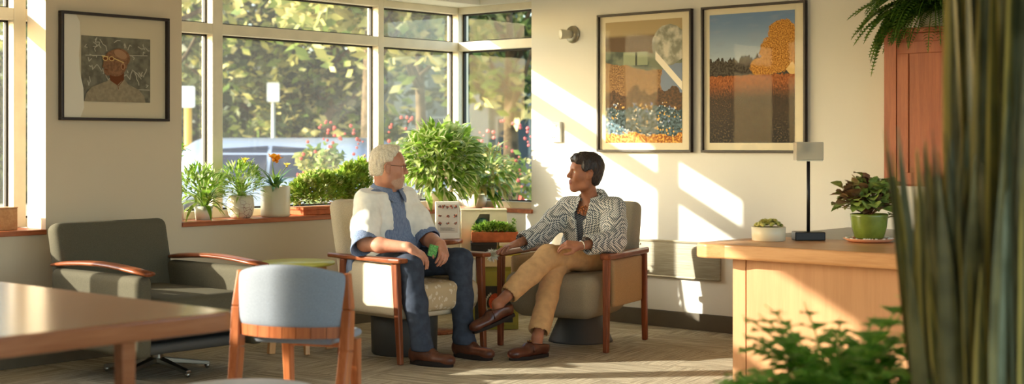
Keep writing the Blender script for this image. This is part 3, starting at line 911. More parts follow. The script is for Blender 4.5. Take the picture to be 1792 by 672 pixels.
# ---- on the desk ---------------------------------------------------------------------------------
ACRYL = NM('ribbed clear acrylic', 0.15, 0.5); ACRYL.color((214, 206, 186)); ACRYL.b.inputs['Transmission Weight'].default_value = .6; ACRYL.b.inputs['IOR'].default_value = 1.2
ACRYL = ACRYL.m
t = thing('desk_lamp', 'slim black desk lamp with a square translucent shade on the reception desk', 'lamp', room=(1.25, 3.56, .75), rot=PHI)
MB().box((-.082, -.055, 0), (.082, .055, .046)).build('base', BLACK, t, bevel=.005)
MB().tube([(0, 0, .046), (0, 0, .44)], .0095, 14).build('pole', BLACK, t)
s = MB().box((-.074, -.045, .435), (.074, .045, .535)).build('lamp_shade', ACRYL, t, bevel=.004)
mb = MB().box((-.07, -.04, .43), (.07, .04, .436))
for k in range(9): mb.box((.074, -.04, .447 + k * .0095), (.076, .04, .450 + k * .0095))
mb.build('trim', NICKEL, s)

# ---- on the side table and the storage cabinet ---------------------------------------------------
PAPER = mat('white card', (236, 228, 210), 0.5, 0.3)
SCREEN = mat('pale screen', (206, 190, 166), 0.3, 0.4)
BROWNI = [mat('icon brown', (120, 72, 54), .6, .2), mat('icon grey', (110, 98, 88), .6, .2), mat('icon rust', (160, 84, 58), .6, .2)]
t = thing('display_frame', 'white upright display frame with rows of small pictures on the side table', 'display', -.435, 9.56, .63, rot=0.12)
L = Matrix.Rotation(-.12, 4, 'X')
def leaning(mb):
    mb.v = [tuple(L @ Vector(p)) for p in mb.v]; return mb
leaning(MB().box((-.083, -.008, 0.0), (.083, .008, .255))).build('panel', PAPER, t, bevel=.006)
leaning(MB().box((-.068, -.0095, .042), (.068, -.007, .235))).build('screen', SCREEN, t)
rg = random.Random(3)
for r, (z, nn) in enumerate(((.218, 5), (.155, 3), (.105, 3))):
    for k in range(nn):
        mb = MB(); x = -.052 + .104 * k / (nn - 1)
        for j in range(5):
            a, q = rg.uniform(0, 6.3), rg.uniform(.002, .009)
            mb.ball((x + q * math.cos(a), -.0098, z + q * math.sin(a)), (.007, .0012, .006), rg.randint(0, 2), 8, 4)
        leaning(mb).build('printed_icon', BROWNI, t)
mb = MB()
for k in range(6): mb.box((-.05, -.0102, .055 + k * .004), (.05 - .01 * (k % 3), -.0094, .0565 + k * .004), 1)
leaning(mb).build('caption', BROWNI, t)
MB().box((-.02, .03, 0.0), (.02, .075, .01)).bar((0, .06, .004), (0, .022, .16), .03, .006).build('stand', BLACK, t)

DGREY = mat('dark slate box', (56, 50, 42), .6, .25, var=.05)
LIMEB = mat('lime paper box', (188, 188, 76), .6, .25)
CREAMB = mat('cream cardboard', (224, 208, 168), .7, .15, var=.03)
t = thing('storage_box', 'dark box lying on the cream cabinet under the terracotta planter', 'box', -.185, 9.80, .505, rot=.05)
MB().box((-.1, -.11, 0), (.075, .1, .082)).build('body', DGREY, t, bevel=.003); MB().box((-.102, -.112, .07), (.077, .102, .09)).build('lid', DGREY, t, bevel=.003)
t = thing('storage_box', 'lime green box with a cream lid beside the dark box on the cabinet', 'box', -.02, 9.80, .505, rot=.05)
MB().box((-.07, -.11, 0), (.075, .1, .075)).build('body', LIMEB, t, bevel=.003); MB().box((-.074, -.114, .068), (.08, .104, .09)).build('lid', CREAMB, t, bevel=.003)
STONE = mat('green glazed stone', (84, 128, 104), .3, .5, var=.3, vscale=60)
CX_, CY_, CR_ = -.20, 9.975, .06
t = thing('carton', 'cream carton with a slanted handle cutout in the corner under the sill', 'box', CX_, CY_, .505, rot=CR_)
Z0, Z1, HX = 0, .30, -.07
fr = MB()
fr.box((-.16, -.06, 0), (.16, -.052, .205)); fr.box((-.16, -.06, .275), (.16, -.052, Z1)); fr.box((-.16, -.06, .205), (HX, -.052, .275)); fr.box((HX + .11, -.06, .205), (.16, -.052, .275))
fr.prism([(HX - .001, .205), (HX + .04, .2751), (HX - .001, .2751)], -.06, -.052, 0, Matrix(((1,0,0,0),(0,0,1,0),(0,1,0,0),(0,0,0,1))))
fr.box((-.16, .052, 0), (.16, .06, Z1)); fr.box((-.16, -.052, 0), (-.152, .052, Z1)); fr.box((.152, -.052, 0), (.16, .052, Z1)); fr.box((-.152, -.052, 0), (.152, .052, .01))
fr.build('body', CREAMB, t)
MB().box((-.162, -.062, Z1), (.162, .062, Z1 + .010)).build('lid', CREAMB, t, bevel=.002)
MB().box((HX, -.045, .01), (HX + .11, .05, .198)).build('inner_tray', DGREY, t)
s = tag(MB().ball((0, 0, .0), (.042, .018, .024), 0, 14, 10).build('stone', STONE), 'green patterned stone in the handle hole of the cream carton', 'stone')
place(s, CX_ + HX + .06, CY_ - .022, .505 + .223)
t = thing('wooden_block', 'small orange wooden block on the sill at the left edge', 'block', room=(3.95, -.12, SILL), rot=.1)
MB().box((-.08, -.06, 0), (.08, .06, .125)).build('body', MAPLE, t, bevel=.004); MB().box((-.082, -.062, .125), (.082, .062, .132)).build('lid', MAPLE, t, bevel=.002)
# ================================================================== the two people
def skinmat(name, c, c2):
    n = NM(name, 0.5, 0.35); v = n.coord()[0]
    n.color(n.mix(n.noise(v, 14, 3).smooth(.35, .65), c, c2))
    n.b.inputs['Subsurface Weight'].default_value = 0.15; n.b.inputs['Subsurface Radius'].default_value = (.010, .004, .002); n.b.inputs['Subsurface Scale'].default_value = .6
    return n.m
EYEW = mat('eye white', (186, 170, 154), .3, .5); IRIS = mat('iris', (52, 44, 38), .2, .5)

def head(f, o, R, sc, male):
    """adds a head to the field; R columns = forward, left, up"""
    o = np.array(o)
    P = lambda x, y, z: o + R @ (np.array((x, y, z)) * sc)
    E = lambda c, r, k=.02, op='add': f.ell(P(*c), np.array(r) * sc, k * sc, op, R)
    C = lambda a, b, ra, rb, k=.015, op='add': f.cone(P(*a), P(*b), ra * sc, rb * sc, k * sc, op)
    E((-.014, 0, .045), (.098, .077, .087), .0); E((.022, 0, -.02), (.064, .063, .088), .04)
    E((.058, 0, .04), (.036, .055, .045), .03)
    for s in (-1, 1):
        C((-.012, s*.058, -.03), (.0, s*.050, -.075), .018, .016, .03); C((.0, s*.05, -.075), (.062, s*.018, -.107), .016, .016, .03)
        C((.078, s*.040, .032), (.086, s*.014, .030), .010, .011, .02)
        E((.060, s*.042, -.022), (.026, .022, .026), .03)
    E((.070, 0, -.104), (.022, .024, .019), .025)
    E((.074, 0, -.065), (.026, .030, .028), .025)
    for s in (-1, 1): E((.094, s*.031, .010), (.014, .019, .013), .012, 'sub')
    C((.088, 0, .026), (.113, 0, -.022), .008, .0125, .014)
    for s in (-1, 1): E((.1, s*.012, -.027), (.012, .009, .008), .01)
    C((.092, -.018, -.0555), (.092, .018, -.0555), .006, .006, .008); C((.098, -.008, -.0545), (.098, .008, -.0545), .006, .006, .008)
    C((.090, -.016, -.068), (.090, .016, -.068), .007, .007, .008); C((.095, -.007, -.069), (.095, .007, -.069), .006, .006, .008)
    for s in (-1, 1):
        E((.074, s*.031, .010), (.0135, .0135, .0135), .002)
        E((-.012, s*.080, .002), (.019, .010, .032), .006); E((-.004, s*.078, -.026), (.009, .009, .013), .006)
        ear = [(.004, .084, .016), (-.004, .090, .030), (-.018, .094, .030), (-.028, .094, .014), (-.027, .091, -.006), (-.016, .086, -.024)]
        for a_, b_ in zip(ear[:-1], ear[1:]): C((a_[0], s*a_[1], a_[2]), (b_[0], s*b_[1], b_[2]), .0055, .0055, .004)
    return P

def hand(f, w, d, n, thumb, curl, L=.185, spread=.06, tcurl=.5, k=.006):
    """adds a hand: w wrist, d finger direction, n back-of-hand normal, thumb = +1/-1 side; curl = four total bend angles"""
    w = np.array(w, float); d = np.array(d, float); d /= np.linalg.norm(d)
    n = np.array(n, float); n -= d * (n @ d); n /= np.linalg.norm(n); s = np.cross(n, d) * thumb   # s points to the thumb
    u = L / .185; out = []
    f.cone(w - d*.01, w + d*.03*u, .026*u, .030*u, .015, sq=(n, .72))
    f.box(w + d*.055*u, (.044*u, .038*u, .0125*u), .012*u, .018, R=np.stack([d, s, n], 1))
    base = [(.095, .029, .074), (.100, .010, .083), (.096, -.010, .077), (.086, -.028, .060)]
    for i, (bx, by, ln) in enumerate(base):
        p = w + d*bx*u*.93 + s*by*u + n*.002; r = (.0088, .0092, .0088, .0078)[i] * u
        ang = -spread * (i - 1.2); dd = d*math.cos(ang) + s*math.sin(-ang) * (1 if i < 2 else 1)
        dd = d + s * (1.2 - i) * spread; dd /= np.linalg.norm(dd)
        f.cone(p - d*.022*u, p, r*1.1, r*1.05, k)
        a = 0.0
        for j, fr in enumerate((.46, .30, .24)):
            a += curl[i] * (.40, .36, .24)[j]
            q = p + (dd*math.cos(a) - n*math.sin(a)) * ln * fr * u
            f.cone(p, q, r*(1.04 - .10*j), r*(.94 - .10*j), k*.6); p = q
        out.append(p)
    p0 = w + d*.026*u + s*.024*u - n*.004; t1 = d*.62 + s*.62 - n*.35; t1 /= np.linalg.norm(t1)
    p1 = p0 + t1*.040*u; t2 = d*(.85) + s*(.35 - tcurl*.5) - n*(.35 + .3*tcurl); t2 /= np.linalg.norm(t2)
    p2 = p1 + t2*.032*u; t3 = d + s*(.1 - tcurl*.7) - n*.45; t3 /= np.linalg.norm(t3); p3 = p2 + t3*.026*u
    f.cone(p0, p1, .0150*u, .0118*u, .014); f.cone(p1, p2, .0112*u, .0098*u, k*.6); f.cone(p2, p3, .0098*u, .0078*u, k*.6)
    return out

def orient(o, R, p):
    M = Matrix([[R[i][j] for j in range(3)] for i in range(3)])
    o.rotation_euler = M.to_euler(); o.location = Vector([float(v) for v in p])
    return o

def make_shoe(parent, name, pos, R, leather, sole_m, kind, L=1.0):
    """pos = under the ankle on the floor (local to parent)"""
    f = Field((-.10, -.07, -.01), (.24, .07, .15), .004)
    f.cone((-.042, 0, .058), (.03, 0, .058), .037, .040, .0); f.ell((.118, .004, .040), (.092, .047, .034), .04)
    f.ell((.175, .006, .036), (.036, .036, .026), .03)
    f.cone((-.02, 0, .085), (.065, 0, .066), .036, .034, .03); f.ell((-.05, 0, .06), (.034, .034, .05), .02)
    if kind == 'lace': f.cone((-.02, 0, .09), (.0, 0, .115), .040, .040, .02)
    f.cut((0, 0, .016), (0, 0, -1))
    f.cut((0, 0, .118 if kind == 'lace' else .085), (-.12, 0, 1))
    sh = f.build(name, leather, parent, 1)
    orient(sh, R, pos)
    out = []
    for k in range(40):
        a = 2 * PI * k / 40; c, s = math.cos(a), math.sin(a)
        x = .062 + .142 * c; w = .040 + .010 * math.sin(max(0, min(1, (x + .08) / .29)) * PI * 1.1 - .9)
        out.append((x, .004 + w * (abs(s) ** .7) * (1 if s >= 0 else -1)))
    th = .030 if kind == 'lace' else .022
    mb = MB().prism(out, 0.0, th - .006).prism([(x * 1.0, y * 1.04) for x, y in out], .004, th)
    mb.build('sole', sole_m, sh, bevel=.003)
    if kind == 'lace':
        mb = MB()
        for k in range(5):
            x = .028 + .017 * k; z = .118 - .0085 * k
            mb.tube([(x - .004, -.026, z - .014), (x, -.012, z - .003), (x + .002, 0, z), (x + .004, .012, z - .003), (x, .026, z - .014)], .0026, 6)
        mb.tube([(.02, .004, .122), (.035, .022, .128), (.05, .028, .116)], .002, 6); mb.tube([(.02, -.004, .122), (.036, -.022, .128), (.05, -.028, .114)], .002, 6)
        mb.build('laces', MATS['shoe laces'], sh)
    else:
        mb = MB()
        mb.tube([(.062, -.047, .038), (.058, -.034, .078), (.055, 0, .101), (.058, .034, .078), (.062, .05, .038)], .012, 8, sy=.34, up=(1, 0, 0))
        mb.build('strap', leather, sh)
        mb = MB().ball((.06, -.012, .104), (.006, .008, .005), 0, 10, 6).ball((.06, .012, .104), (.006, .008, .005), 0, 10, 6).tube([(.06, -.012, .104), (.06, .012, .104)], .0022, 6)
        mb.build('buckle', MATS['brass'], sh)
    return sh
mat('shoe laces', (74, 48, 34), .8, .1); BRASS = mat('brass', (176, 132, 70), .3, .5, .9)

def cloth(name, c, rough=.85, var=.04, bs=420, bump=.25):
    return mat(name, c, rough, .1, var=var, vscale=26, bump=bump, bscale=bs, bdist=.0012)

# ------------------------------------------------------------------ the man
B = np.array((-.70, 8.62, 0.0))
SKIN_M = skinmat('fair ruddy skin', (186, 126, 98), (204, 146, 118)); LIP_M = mat('man lips', (166, 92, 74), .5, .3)
STUB = mat('grey stubble', (198, 160, 136), .8, .1, var=.07, vscale=300)
g = np.array((.71, -.70, 0)); RT = frame_from(g)
MF = np.array((.975, .16, -.05)); RH = frame_from(MF, (.03, .0, 1)); HO = np.array((-.755, 8.64, 1.128))
hipR, hipL = np.array((-.79, 8.64, .535)), np.array((-.65, 8.78, .535))
kneR, kneL = np.array((-.595, 8.23, .555)), np.array((-.315, 8.54, .565))
ankR, ankL = np.array((-.520, 8.16, .11)), np.array((-.285, 8.43, .11))
shR, shL = np.array((-.875, 8.525, .925)), np.array((-.665, 8.815, .925))
elR, elL = np.array((-.868, 8.335, .685)), np.array((-.520, 8.700, .690))
wrR, wrL = np.array((-.600, 8.235, .672)), np.array((-.425, 8.475, .672))
f = Field((-1.05, 7.95, 0), (.05, 9.05, 1.28), .0042)
f.ell((-.765, 8.67, .82), (.105, .165, .17), .05, R=RT); f.ell((-.725, 8.70, .62), (.12, .155, .15), .06, R=RT)
f.cone(shR, shL, .055, .055, .05); f.cone((-.772, 8.672, .94), HO + RH @ np.array((-.028, 0, -.05)), .064, .058, .04)
for h_, k_, a_ in ((hipR, kneR, ankR), (hipL, kneL, ankL)): f.chain([h_, k_, a_], [.075, .052, .036], .03)
for s_, e_, w_ in ((shR, elR, wrR), (shL, elL, wrL)):
    f.cone(s_, e_, .048, .044, .03); m_ = e_ + (w_ - e_) * .35
    f.chain([e_, m_, w_], [.043, .044, .029], .02)
hand(f, wrR, (.80, .10, -.52), (.38, -.30, .86), 1, (1.0, 1.15, 1.2, 1.25), .195)
hand(f, wrL, (.20, -.72, -.52), (.55, -.20, .70), -1, (1.3, 1.5, 1.6, 1.6), .19, tcurl=.6)
PM = head(f, HO, RH, 1.0, True)
for q in (ankR, ankL): f.cone(q, q + np.array((0, 0, -.05)), .034, .028, .02)
def pick_m(C):
    q = (C - HO) @ RH; x, y, z = q.T; ay = np.abs(y)
    r = np.zeros(len(C), int)
    beard = (z < -.062 + .35 * (x - .06)) & (z > -.13) & (x > .030 + .012 * np.sin(z * 90)) 
    beard |= (x > .082) & (z < -.040) & (z > -.052)
    r[beard] = 2
    r[(x > .087) & (np.abs(z + .063) < .010) & (ay < .022)] = 1
    e = (x - .074)**2 + (ay - .031)**2 + (z - .010)**2 < .0150**2
    r[e & (x > .078)] = 3
    r[e & ((ay - .031)**2 + (z - .01)**2 < .0055**2) & (x > .08)] = 4
    return r
man = f.build('person', [SKIN_M, LIP_M, STUB, EYEW, IRIS], None, 1, pick=pick_m, offset=B)
tag(man, 'seated person in glasses and an open white jacket over a blue shirt', 'person'); place(man, B[0], B[1])
# hair
HAIRW = NM('pale blond white hair', .6, .3); _, hx, hy, hz = HAIRW.coord()
HAIRW.color(HAIRW.mix(HAIRW.noise(HAIRW.vec(hx * 90, hy * 90, hz * 12), 5, 3).smooth(.3, .62), (190, 172, 140), (238, 228, 206))); HAIRW = HAIRW.m
def hairfield(o, R, sc, parts, cuts, amp, seed, plane=None, freq=150):
    f = Field(o - .16, o + .18, .0035); P = lambda c: o + R @ (np.array(c) * sc)
    for c, r in parts: f.ell(P(c), np.array(r) * sc, .02, R=R)
    for c, hf in cuts: f.box(P(c), np.array(hf) * sc, .02 * sc, .014, 'sub', R=R)
    if plane: f.cut(P(plane[0]), R @ np.array(plane[1]), .012)
    f.wrinkle(amp, freq, seed, (1, 1, .35), 9); f.wrinkle(amp * .6, freq * 2.2, seed + 1, (1, 1, .3), 9)
    return f
f = hairfield(HO, RH, 1.0, [((-.020, 0, .050), (.102, .0825, .093)), ((-.05, 0, .0), (.070, .075, .08)), ((.035, 0, .105), (.05, .06, .035)), ((-.004, -.072, .02), (.02, .012, .035)), ((-.004, .072, .02), (.02, .012, .035))],
              [((.125, 0, -.02), (.075, .13, .082)), ((.055, 0, -.09), (.07, .13, .105)), ((0, 0, -.125), (.2, .2, .06)), ((.004, .09, -.004), (.030, .035, .040)), ((.004, -.09, -.004), (.030, .035, .040)), ((-.07, 0, -.10), (.06, .13, .045))], .0040, 3, ((.060, 0, .115), (1, 0, -.62)))
f.build('hair', HAIRW, man, 1, offset=B)
for s in (-1, 1):
    f = Field(PM(.09, s*.03, .03) - .05, PM(.09, s*.03, .03) + .05, .0025); f.chain([PM(.083, s*.046, .030), PM(.092, s*.032, .037), PM(.096, s*.016, .034)], [.0035, .005, .004], .003); f.build('eyebrow', HAIRW, man, 1, offset=B)
GLR = mat('glasses frame', (92, 62, 48), .35, .4); LENS = glassmat('spectacle lens', (245, 245, 245), .06)
mb = MB(); ml = MB()
for s in (-1, 1):
    ring = [PM(.108 + .006 * -abs(math.cos(a)) * (1 if s*math.cos(a) > 0 else .2), s*.033 + .024 * math.cos(a), .008 + .019 * math.sin(a)) - B for a in np.linspace(0, 2 * PI, 25)]
    mb.tube(ring, .0014, 6, cap=False); ml.add(ring[:-1], [tuple(range(24))], 0, False)
    mb.tube([PM(.103, s*.057, .014) - B, PM(.05, s*.079, .016) - B, PM(-.012, s*.085, .018) - B, PM(-.03, s*.083, .002) - B], .0016, 6)
mb.tube([PM(.108, -.010, .012) - B, PM(.112, 0, .017) - B, PM(.108, .010, .012) - B], .0014, 6)
gl = mb.build('glasses', GLR, man); ml.build('lens', LENS, gl)
# trousers
NAVY = cloth('navy trouser cloth', (62, 68, 80), .85, .08)
f = Field((-1.0, 7.95, .04), (.05, 9.0, .80), .006)
f.ell((-.725, 8.70, .585), (.135, .185, .13), .05, R=RT)
for h_, k_, a_ in ((hipR, kneR, ankR), (hipL, kneL, ankL)):
    f.cone(h_, k_, .098, .076, .05)
    m_ = k_ + (a_ - k_) * .45
    f.chain([k_, m_, a_ + np.array((0, 0, .0)), a_ + np.array((.012, -.01, -.055))], [.076, .068, .060, .066], .03)
f.wrinkle(.0045, 38, 11, (1, 1, 1.6)); f.wrinkle(.002, 95, 12, (1, 1, 1.5))
for a_ in (ankR, ankL): f.cone(a_ + np.array((0, 0, .0)), a_ + np.array((.012, -.01, -.10)), .045, .058, 0, 'sub')
f.cut((0, 0, .082), (0, 0, -1))
f.build('trousers', NAVY, man, 2, offset=B)
BRN = mat('brown leather', (92, 52, 34), .42, .4, var=.15, vscale=18, bump=.15, bscale=160)
SOLE = mat('dark rubber sole', (40, 32, 28), .7, .2)
make_shoe(man, 'shoe', np.array((ankR[0], ankR[1], 0)) - B, frame_from((.88, -.47, 0)) * .95, BRN, SOLE, 'lace')
make_shoe(man, 'shoe', np.array((ankL[0], ankL[1], 0)) - B, frame_from((.80, -.60, 0)) * .95, BRN, SOLE, 'lace')
# shirt
def stripedshirt():
    n = NM('blue shirt cloth', .85, .1); _, x, y, z = n.coord()
    s = n.noise(n.vec(x * 60, y * 60, z * 6), 4, 3).smooth(.3, .7)
    n.color(n.mix(s, (104, 118, 146), (140, 152, 176))).bump(n.noise(n.coord()[0], 60, 3), .2, .003); return n.m
SHIRT = stripedshirt()
f = Field((-1.05, 8.1, .45), (-.3, 9.05, 1.08), .005)
f.ell((-.765, 8.67, .815), (.122, .185, .19), .05, R=RT); f.ell((-.722, 8.70, .63), (.148, .178, .155), .06, R=RT)
f.cone((-.84, 8.565, .935), (-.69, 8.78, .935), .062, .062, .05); f.cone((-.772, 8.672, .93), (-.77, 8.668, 1.0), .080, .071, .03)
for s_, e_, w_ in ((shR, elR, wrR), (shL, elL, wrL)):
    c_ = e_ + (w_ - e_) * .10; f.cone(s_, s_ + (e_ - s_) * .6, .064, .070, .03)
f.wrinkle(.004, 50, 21, (1, 1, 1.3)); f.wrinkle(.0015, 130, 22)
for s_, e_, w_ in ((shR, elR, wrR), (shL, elL, wrL)):   # wide rolled cuffs, cut square, hollow inside
    cu = Field(f.lo, f.lo + (f.n - 1) * f.h, f.h); a_ = (e_ - s_) / np.linalg.norm(e_ - s_); b_ = (w_ - e_) / np.linalg.norm(w_ - e_); m_ = a_ * 1.0 + b_ * .55
    cu.cone(s_ + (e_ - s_) * .52, e_ + a_ * .06, .074, .082, 0); cu.wrinkle(.003, 60, 23)
    cu.cut(e_ + m_ / np.linalg.norm(m_) * .018, m_); cu.cut(s_ + (e_ - s_) * .60, -a_)
    cu.cone(s_ + (e_ - s_) * .70, e_ + a_ * .08, .066, .076, 0, 'sub')
    f.F = np.minimum(f.F, cu.F)
del cu
f.cone((-.772, 8.672, .95), (-.765, 8.662, 1.08), .066, .070, .0, 'sub')
f.cut((-.766, 8.664, 1.012), (.35, -.30, 1))
sh = f.build('shirt', SHIRT, man, 2, offset=B)
def collar(name, m, c, R, r0, r1, drop, point, parent, gap=.35, rise=.02, slope=.022, fwd=.03, th=.005):
    """fold-down collar: stands at radius r0 around the neck, turns over and falls to r1, longer at the two front points"""
    c = np.array(c, float); A = np.linspace(gap, 2 * PI - gap, 41); mb = MB(); rows = []
    for a in A:
        fr = math.cos(a); e = max(0, 1 - min(a - gap, 2 * PI - gap - a) / .75) ** 1.5
        def q(r, z, f=0): return c + R @ np.array((r * math.cos(a) + f, r * math.sin(a), z - slope * fr)) - B_CUR
        rows.append([q(r0 * .97, rise * .2), q(r0, rise), q(r0 + .006, rise + .004), q(r0 + (r1 - r0) * .5, rise - drop * .35), q(r1, rise - drop - point * e, fwd * e)])
    vs = [p for r in rows for p in r]; n = 5
    fs = [(i*n+k, (i+1)*n+k, (i+1)*n+k+1, i*n+k+1) for i in range(len(A)-1) for k in range(n-1)]
    mb.add(vs, fs); o = mb.build(name, m, parent)
    so_ = o.modifiers.new('Solidify', 'SOLIDIFY'); so_.thickness = th; so_.offset = 0
    sb = o.modifiers.new('Subdivision', 'SUBSURF'); sb.levels = 1; sb.render_levels = 1
    return o
B_CUR = B
collar('collar', SHIRT, (-.766, 8.664, 1.0), frame_from(g), .072, .116, .050, .045, sh, gap=.30)
mb = MB()
for k in range(6):
    z = .93 - k * .06; dep = .128 + .012 * k * (1 if k < 4 else .6)
    p = np.array((-.765, 8.668, z)) + g * (.118 + .0125 * min(k, 5)) - B
    mb.ball(tuple(p), (.005, .005, .005), 0, 8, 5)
mb.build('button', WPLAST, sh) if False else None
# jacket
JACK = cloth('off white linen', (246, 242, 230), .85, .02, 300, .3)
f = Field((-1.1, 8.1, .44), (-.28, 9.1, 1.08), .005)
f.ell((-.772, 8.675, .815), (.136, .200, .20), .05, R=RT); f.ell((-.735, 8.71, .60), (.160, .215, .165), .06, R=RT)
f.cone(shR + np.array((.02, .01, .01)), shL + np.array((-.01, -.01, .01)), .078, .078, .05); f.cone((-.775, 8.676, .93), (-.773, 8.672, .985), .092, .084, .03)
for s_, e_ in ((shR, elR), (shL, elL)):
    f.chain([s_, s_ + (e_ - s_) * .5, s_ + (e_ - s_) * .78], [.082, .080, .086], .04)
f.wrinkle(.006, 34, 31, (1, 1, 1.2)); f.wrinkle(.0028, 85, 32, (1, 1, 1.4))
for s_, e_ in ((shR, elR), (shL, elL)):
    f.cone(s_ + (e_ - s_) * .66, e_ + (e_ - s_) * .25, .072, .082, 0, 'sub')
    d_ = e_ - s_
fo = np.array((-.765, 8.668, .72)) + g * .165
f.box(fo + np.array((0, 0, -.02)), (.085, .040, .36), .02, .012, 'sub', R=frame_from(g + np.array((0, 0, .10))))
for z_, w_ in ((.06, .042), (.10, .046), (.14, .051), (.18, .056), (.22, .062), (.26, .068)): f.box(fo + np.array((0, 0, z_ + .03)), (.095, w_, .05), .02, .012, 'sub', R=frame_from(g + np.array((0, 0, -.02))))
f.cone((-.772, 8.672, .93), (-.764, 8.660, 1.1), .084, .094, .005, 'sub')
f.cut((-.77, 8.67, 1.0), (.2, -.18, 1)); f.cut((-.73, 8.70, .485), (.15, -.1, -1))
jk = f.build('jacket', JACK, man, 2, offset=B)
collar('lapel', JACK, (-.772, 8.672, .978), frame_from(g), .094, .118, .045, .05, jk, gap=.62, fwd=.012)
# shirt tail hanging below the armrest
f = Field((-1.1, 8.2, .40), (-.7, 8.75, .66), .0045)
f.box((-.985, 8.50, .535), (.055, .012, .075), .011, .0, R=frame_from((.75, -.66, .08))); f.wrinkle(.005, 60, 41)
f.build('shirt_tail', SHIRT, man, 1, offset=B)
GREENB = mat('green card box', (96, 160, 76), .5, .3, var=.25, vscale=120)
gb = MB().box((-.026, -.010, -.035), (.026, .010, .035)).build('card_box', GREENB, None, bevel=.002)
tag(gb, 'small green card box held by the person in the white jacket', 'box'); place(gb, -.470, 8.392, .640, rot=.35); gb.rotation_euler[1] = .25

# ------------------------------------------------------------------ the woman
B = np.array((.40, 8.95, 0.0)); B_CUR = B
SKIN_W = skinmat('warm brown skin', (152, 98, 70), (174, 116, 86)); LIP_W = mat('woman lips', (132, 66, 54), .45, .35); BROW_W = mat('dark brow', (46, 32, 28), .8, .1)
g = np.array((-.58, -.815, 0)); RT = frame_from(g)
WF = np.array((-.965, -.26, .08)); RH = frame_from(WF, (.06, .0, 1)); HO = np.array((.458, 8.95, 1.083)); HS = .93
hipR, hipL = np.array((.40, 9.15, .53)), np.array((.56, 9.05, .535))
kneR, kneL = np.array((.262, 8.74, .505)), np.array((.222, 8.660, .585))
ankR, ankL = np.array((.150, 8.435, .115)), np.array((-.085, 8.42, .318))
shR, shL = np.array((.365, 9.095, .865)), np.array((.645, 8.91, .865))
elR, elL = np.array((.185, 8.985, .70)), np.array((.630, 8.74, .672))
wrR, wrL = np.array((.035, 8.865, .650)), np.array((.415, 8.58, .655))
f = Field((-.30, 8.15, 0), (.85, 9.30, 1.24), .0042)
f.ell((.495, 9.02, .77), (.095, .145, .16), .05, R=RT); f.ell((.485, 9.09, .60), (.105, .15, .13), .06, R=RT)
f.cone(shR, shL, .045, .045, .05); f.cone((.505, 9.005, .88), HO + RH @ np.array((-.022, 0, -.05)), .052, .047, .035)
f.chain([hipR, kneR, ankR], [.075, .05, .032], .02); f.chain([hipL, kneL, ankL], [.075, .05, .032], .02)
for s_, e_, w_ in ((shR, elR, wrR), (shL, elL, wrL)):
    f.cone(s_, e_, .040, .038, .03); f.chain([e_, e_ + (w_ - e_) * .35, w_], [.037, .037, .024], .02)
hand(f, wrR, (-.72, -.55, -.22), (-.25, -.1, .95), -1, (.5, .55, .6, .7), .172, spread=.10)
hand(f, wrL, (-.92, -.10, .10), (-.05, -.55, .80), 1, (1.2, 1.4, 1.5, 1.6), .172)
PW = head(f, HO, RH, HS, False)
footL = np.array((-.84, -.36, -.32)); footL /= np.linalg.norm(footL)
f.cone(ankR, ankR + np.array((-.005, -.004, -.05)), .032, .028, .02); f.cone(ankR + np.array((0, 0, -.045)), ankR + np.array((-.055, -.041, -.058)), .028, .024, .02)
RL = frame_from(footL, np.array((-.36, -.12, .93)))
f.cone(ankL, ankL + RL @ np.array((.0, 0, -.045)), .032, .028, .02); f.cone(ankL + RL @ np.array((0, 0, -.04)), ankL + RL @ np.array((.07, 0, -.054)), .028, .024, .02)
def pick_w(C):
    q = (C - HO) @ RH / HS; x, y, z = q.T; ay = np.abs(y)
    r = np.zeros(len(C), int)
    r[(x > .086) & (np.abs(z + .0625) < .0125) & (ay < .024)] = 1
    e = (x - .074)**2 + (ay - .031)**2 + (z - .010)**2 < .0150**2
    r[e & (x > .079) & (np.abs(z - .009) < .007)] = 3
    r[e & ((ay - .031)**2 + (z - .01)**2 < .008**2) & (x > .08)] = 4
    return r
woman = f.build('person', [SKIN_W, LIP_W, BROW_W, EYEW, IRIS], None, 1, pick=pick_w, offset=B)
tag(woman, 'seated person in a black and white checked jacket and tan trousers, legs crossed', 'person'); place(woman, B[0], B[1])
HAIRD = NM('short black brown hair', .5, .4); _, hx, hy, hz = HAIRD.coord()
HAIRD.color(HAIRD.mix(HAIRD.noise(HAIRD.vec(hx * 40, hy * 40, hz * 9), 5, 3).smooth(.35, .65), (30, 24, 22), (62, 48, 42))); HAIRD = HAIRD.m
f = hairfield(HO, RH, HS, [((-.026, 0, .056), (.112, .094, .098)), ((.028, 0, .098), (.07, .078, .045)), ((-.055, 0, -.005), (.070, .076, .085)), ((.012, .078, .03), (.03, .014, .045)), ((.012, -.078, .03), (.03, .014, .045)), ((.072, 0, .082), (.026, .05, .026))],
              [((.135, 0, -.042), (.080, .13, .092)), ((.062, 0, -.085), (.070, .13, .090)), ((0, 0, -.135), (.2, .2, .06)), ((.004, .092, -.012), (.026, .034, .034)), ((.004, -.092, -.012), (.026, .034, .034))], .0055, 5, ((.088, 0, .075), (1, 0, -.95)))
f.build('hair', HAIRD, woman, 1, offset=B)
for s in (-1, 1):
    f = Field(PW(.09, s*.03, .03) - .05, PW(.09, s*.03, .03) + .05, .0025); f.chain([PW(.081, s*.048, .029), PW(.092, s*.034, .036), PW(.097, s*.016, .032)], [.0024, .0036, .0028], .002); f.build('eyebrow', BROW_W, woman, 1, offset=B)
TANC = cloth('tan trouser cloth', (202, 160, 112), .85, .04)
f = Field((-.2, 8.3, .12), (.85, 9.35, .76), .0055)
f.ell((.485, 9.09, .565), (.125, .185, .115), .05, R=RT)
hemR, hemL = kneR + (ankR - kneR) * .86, kneL + (ankL - kneL) * .74
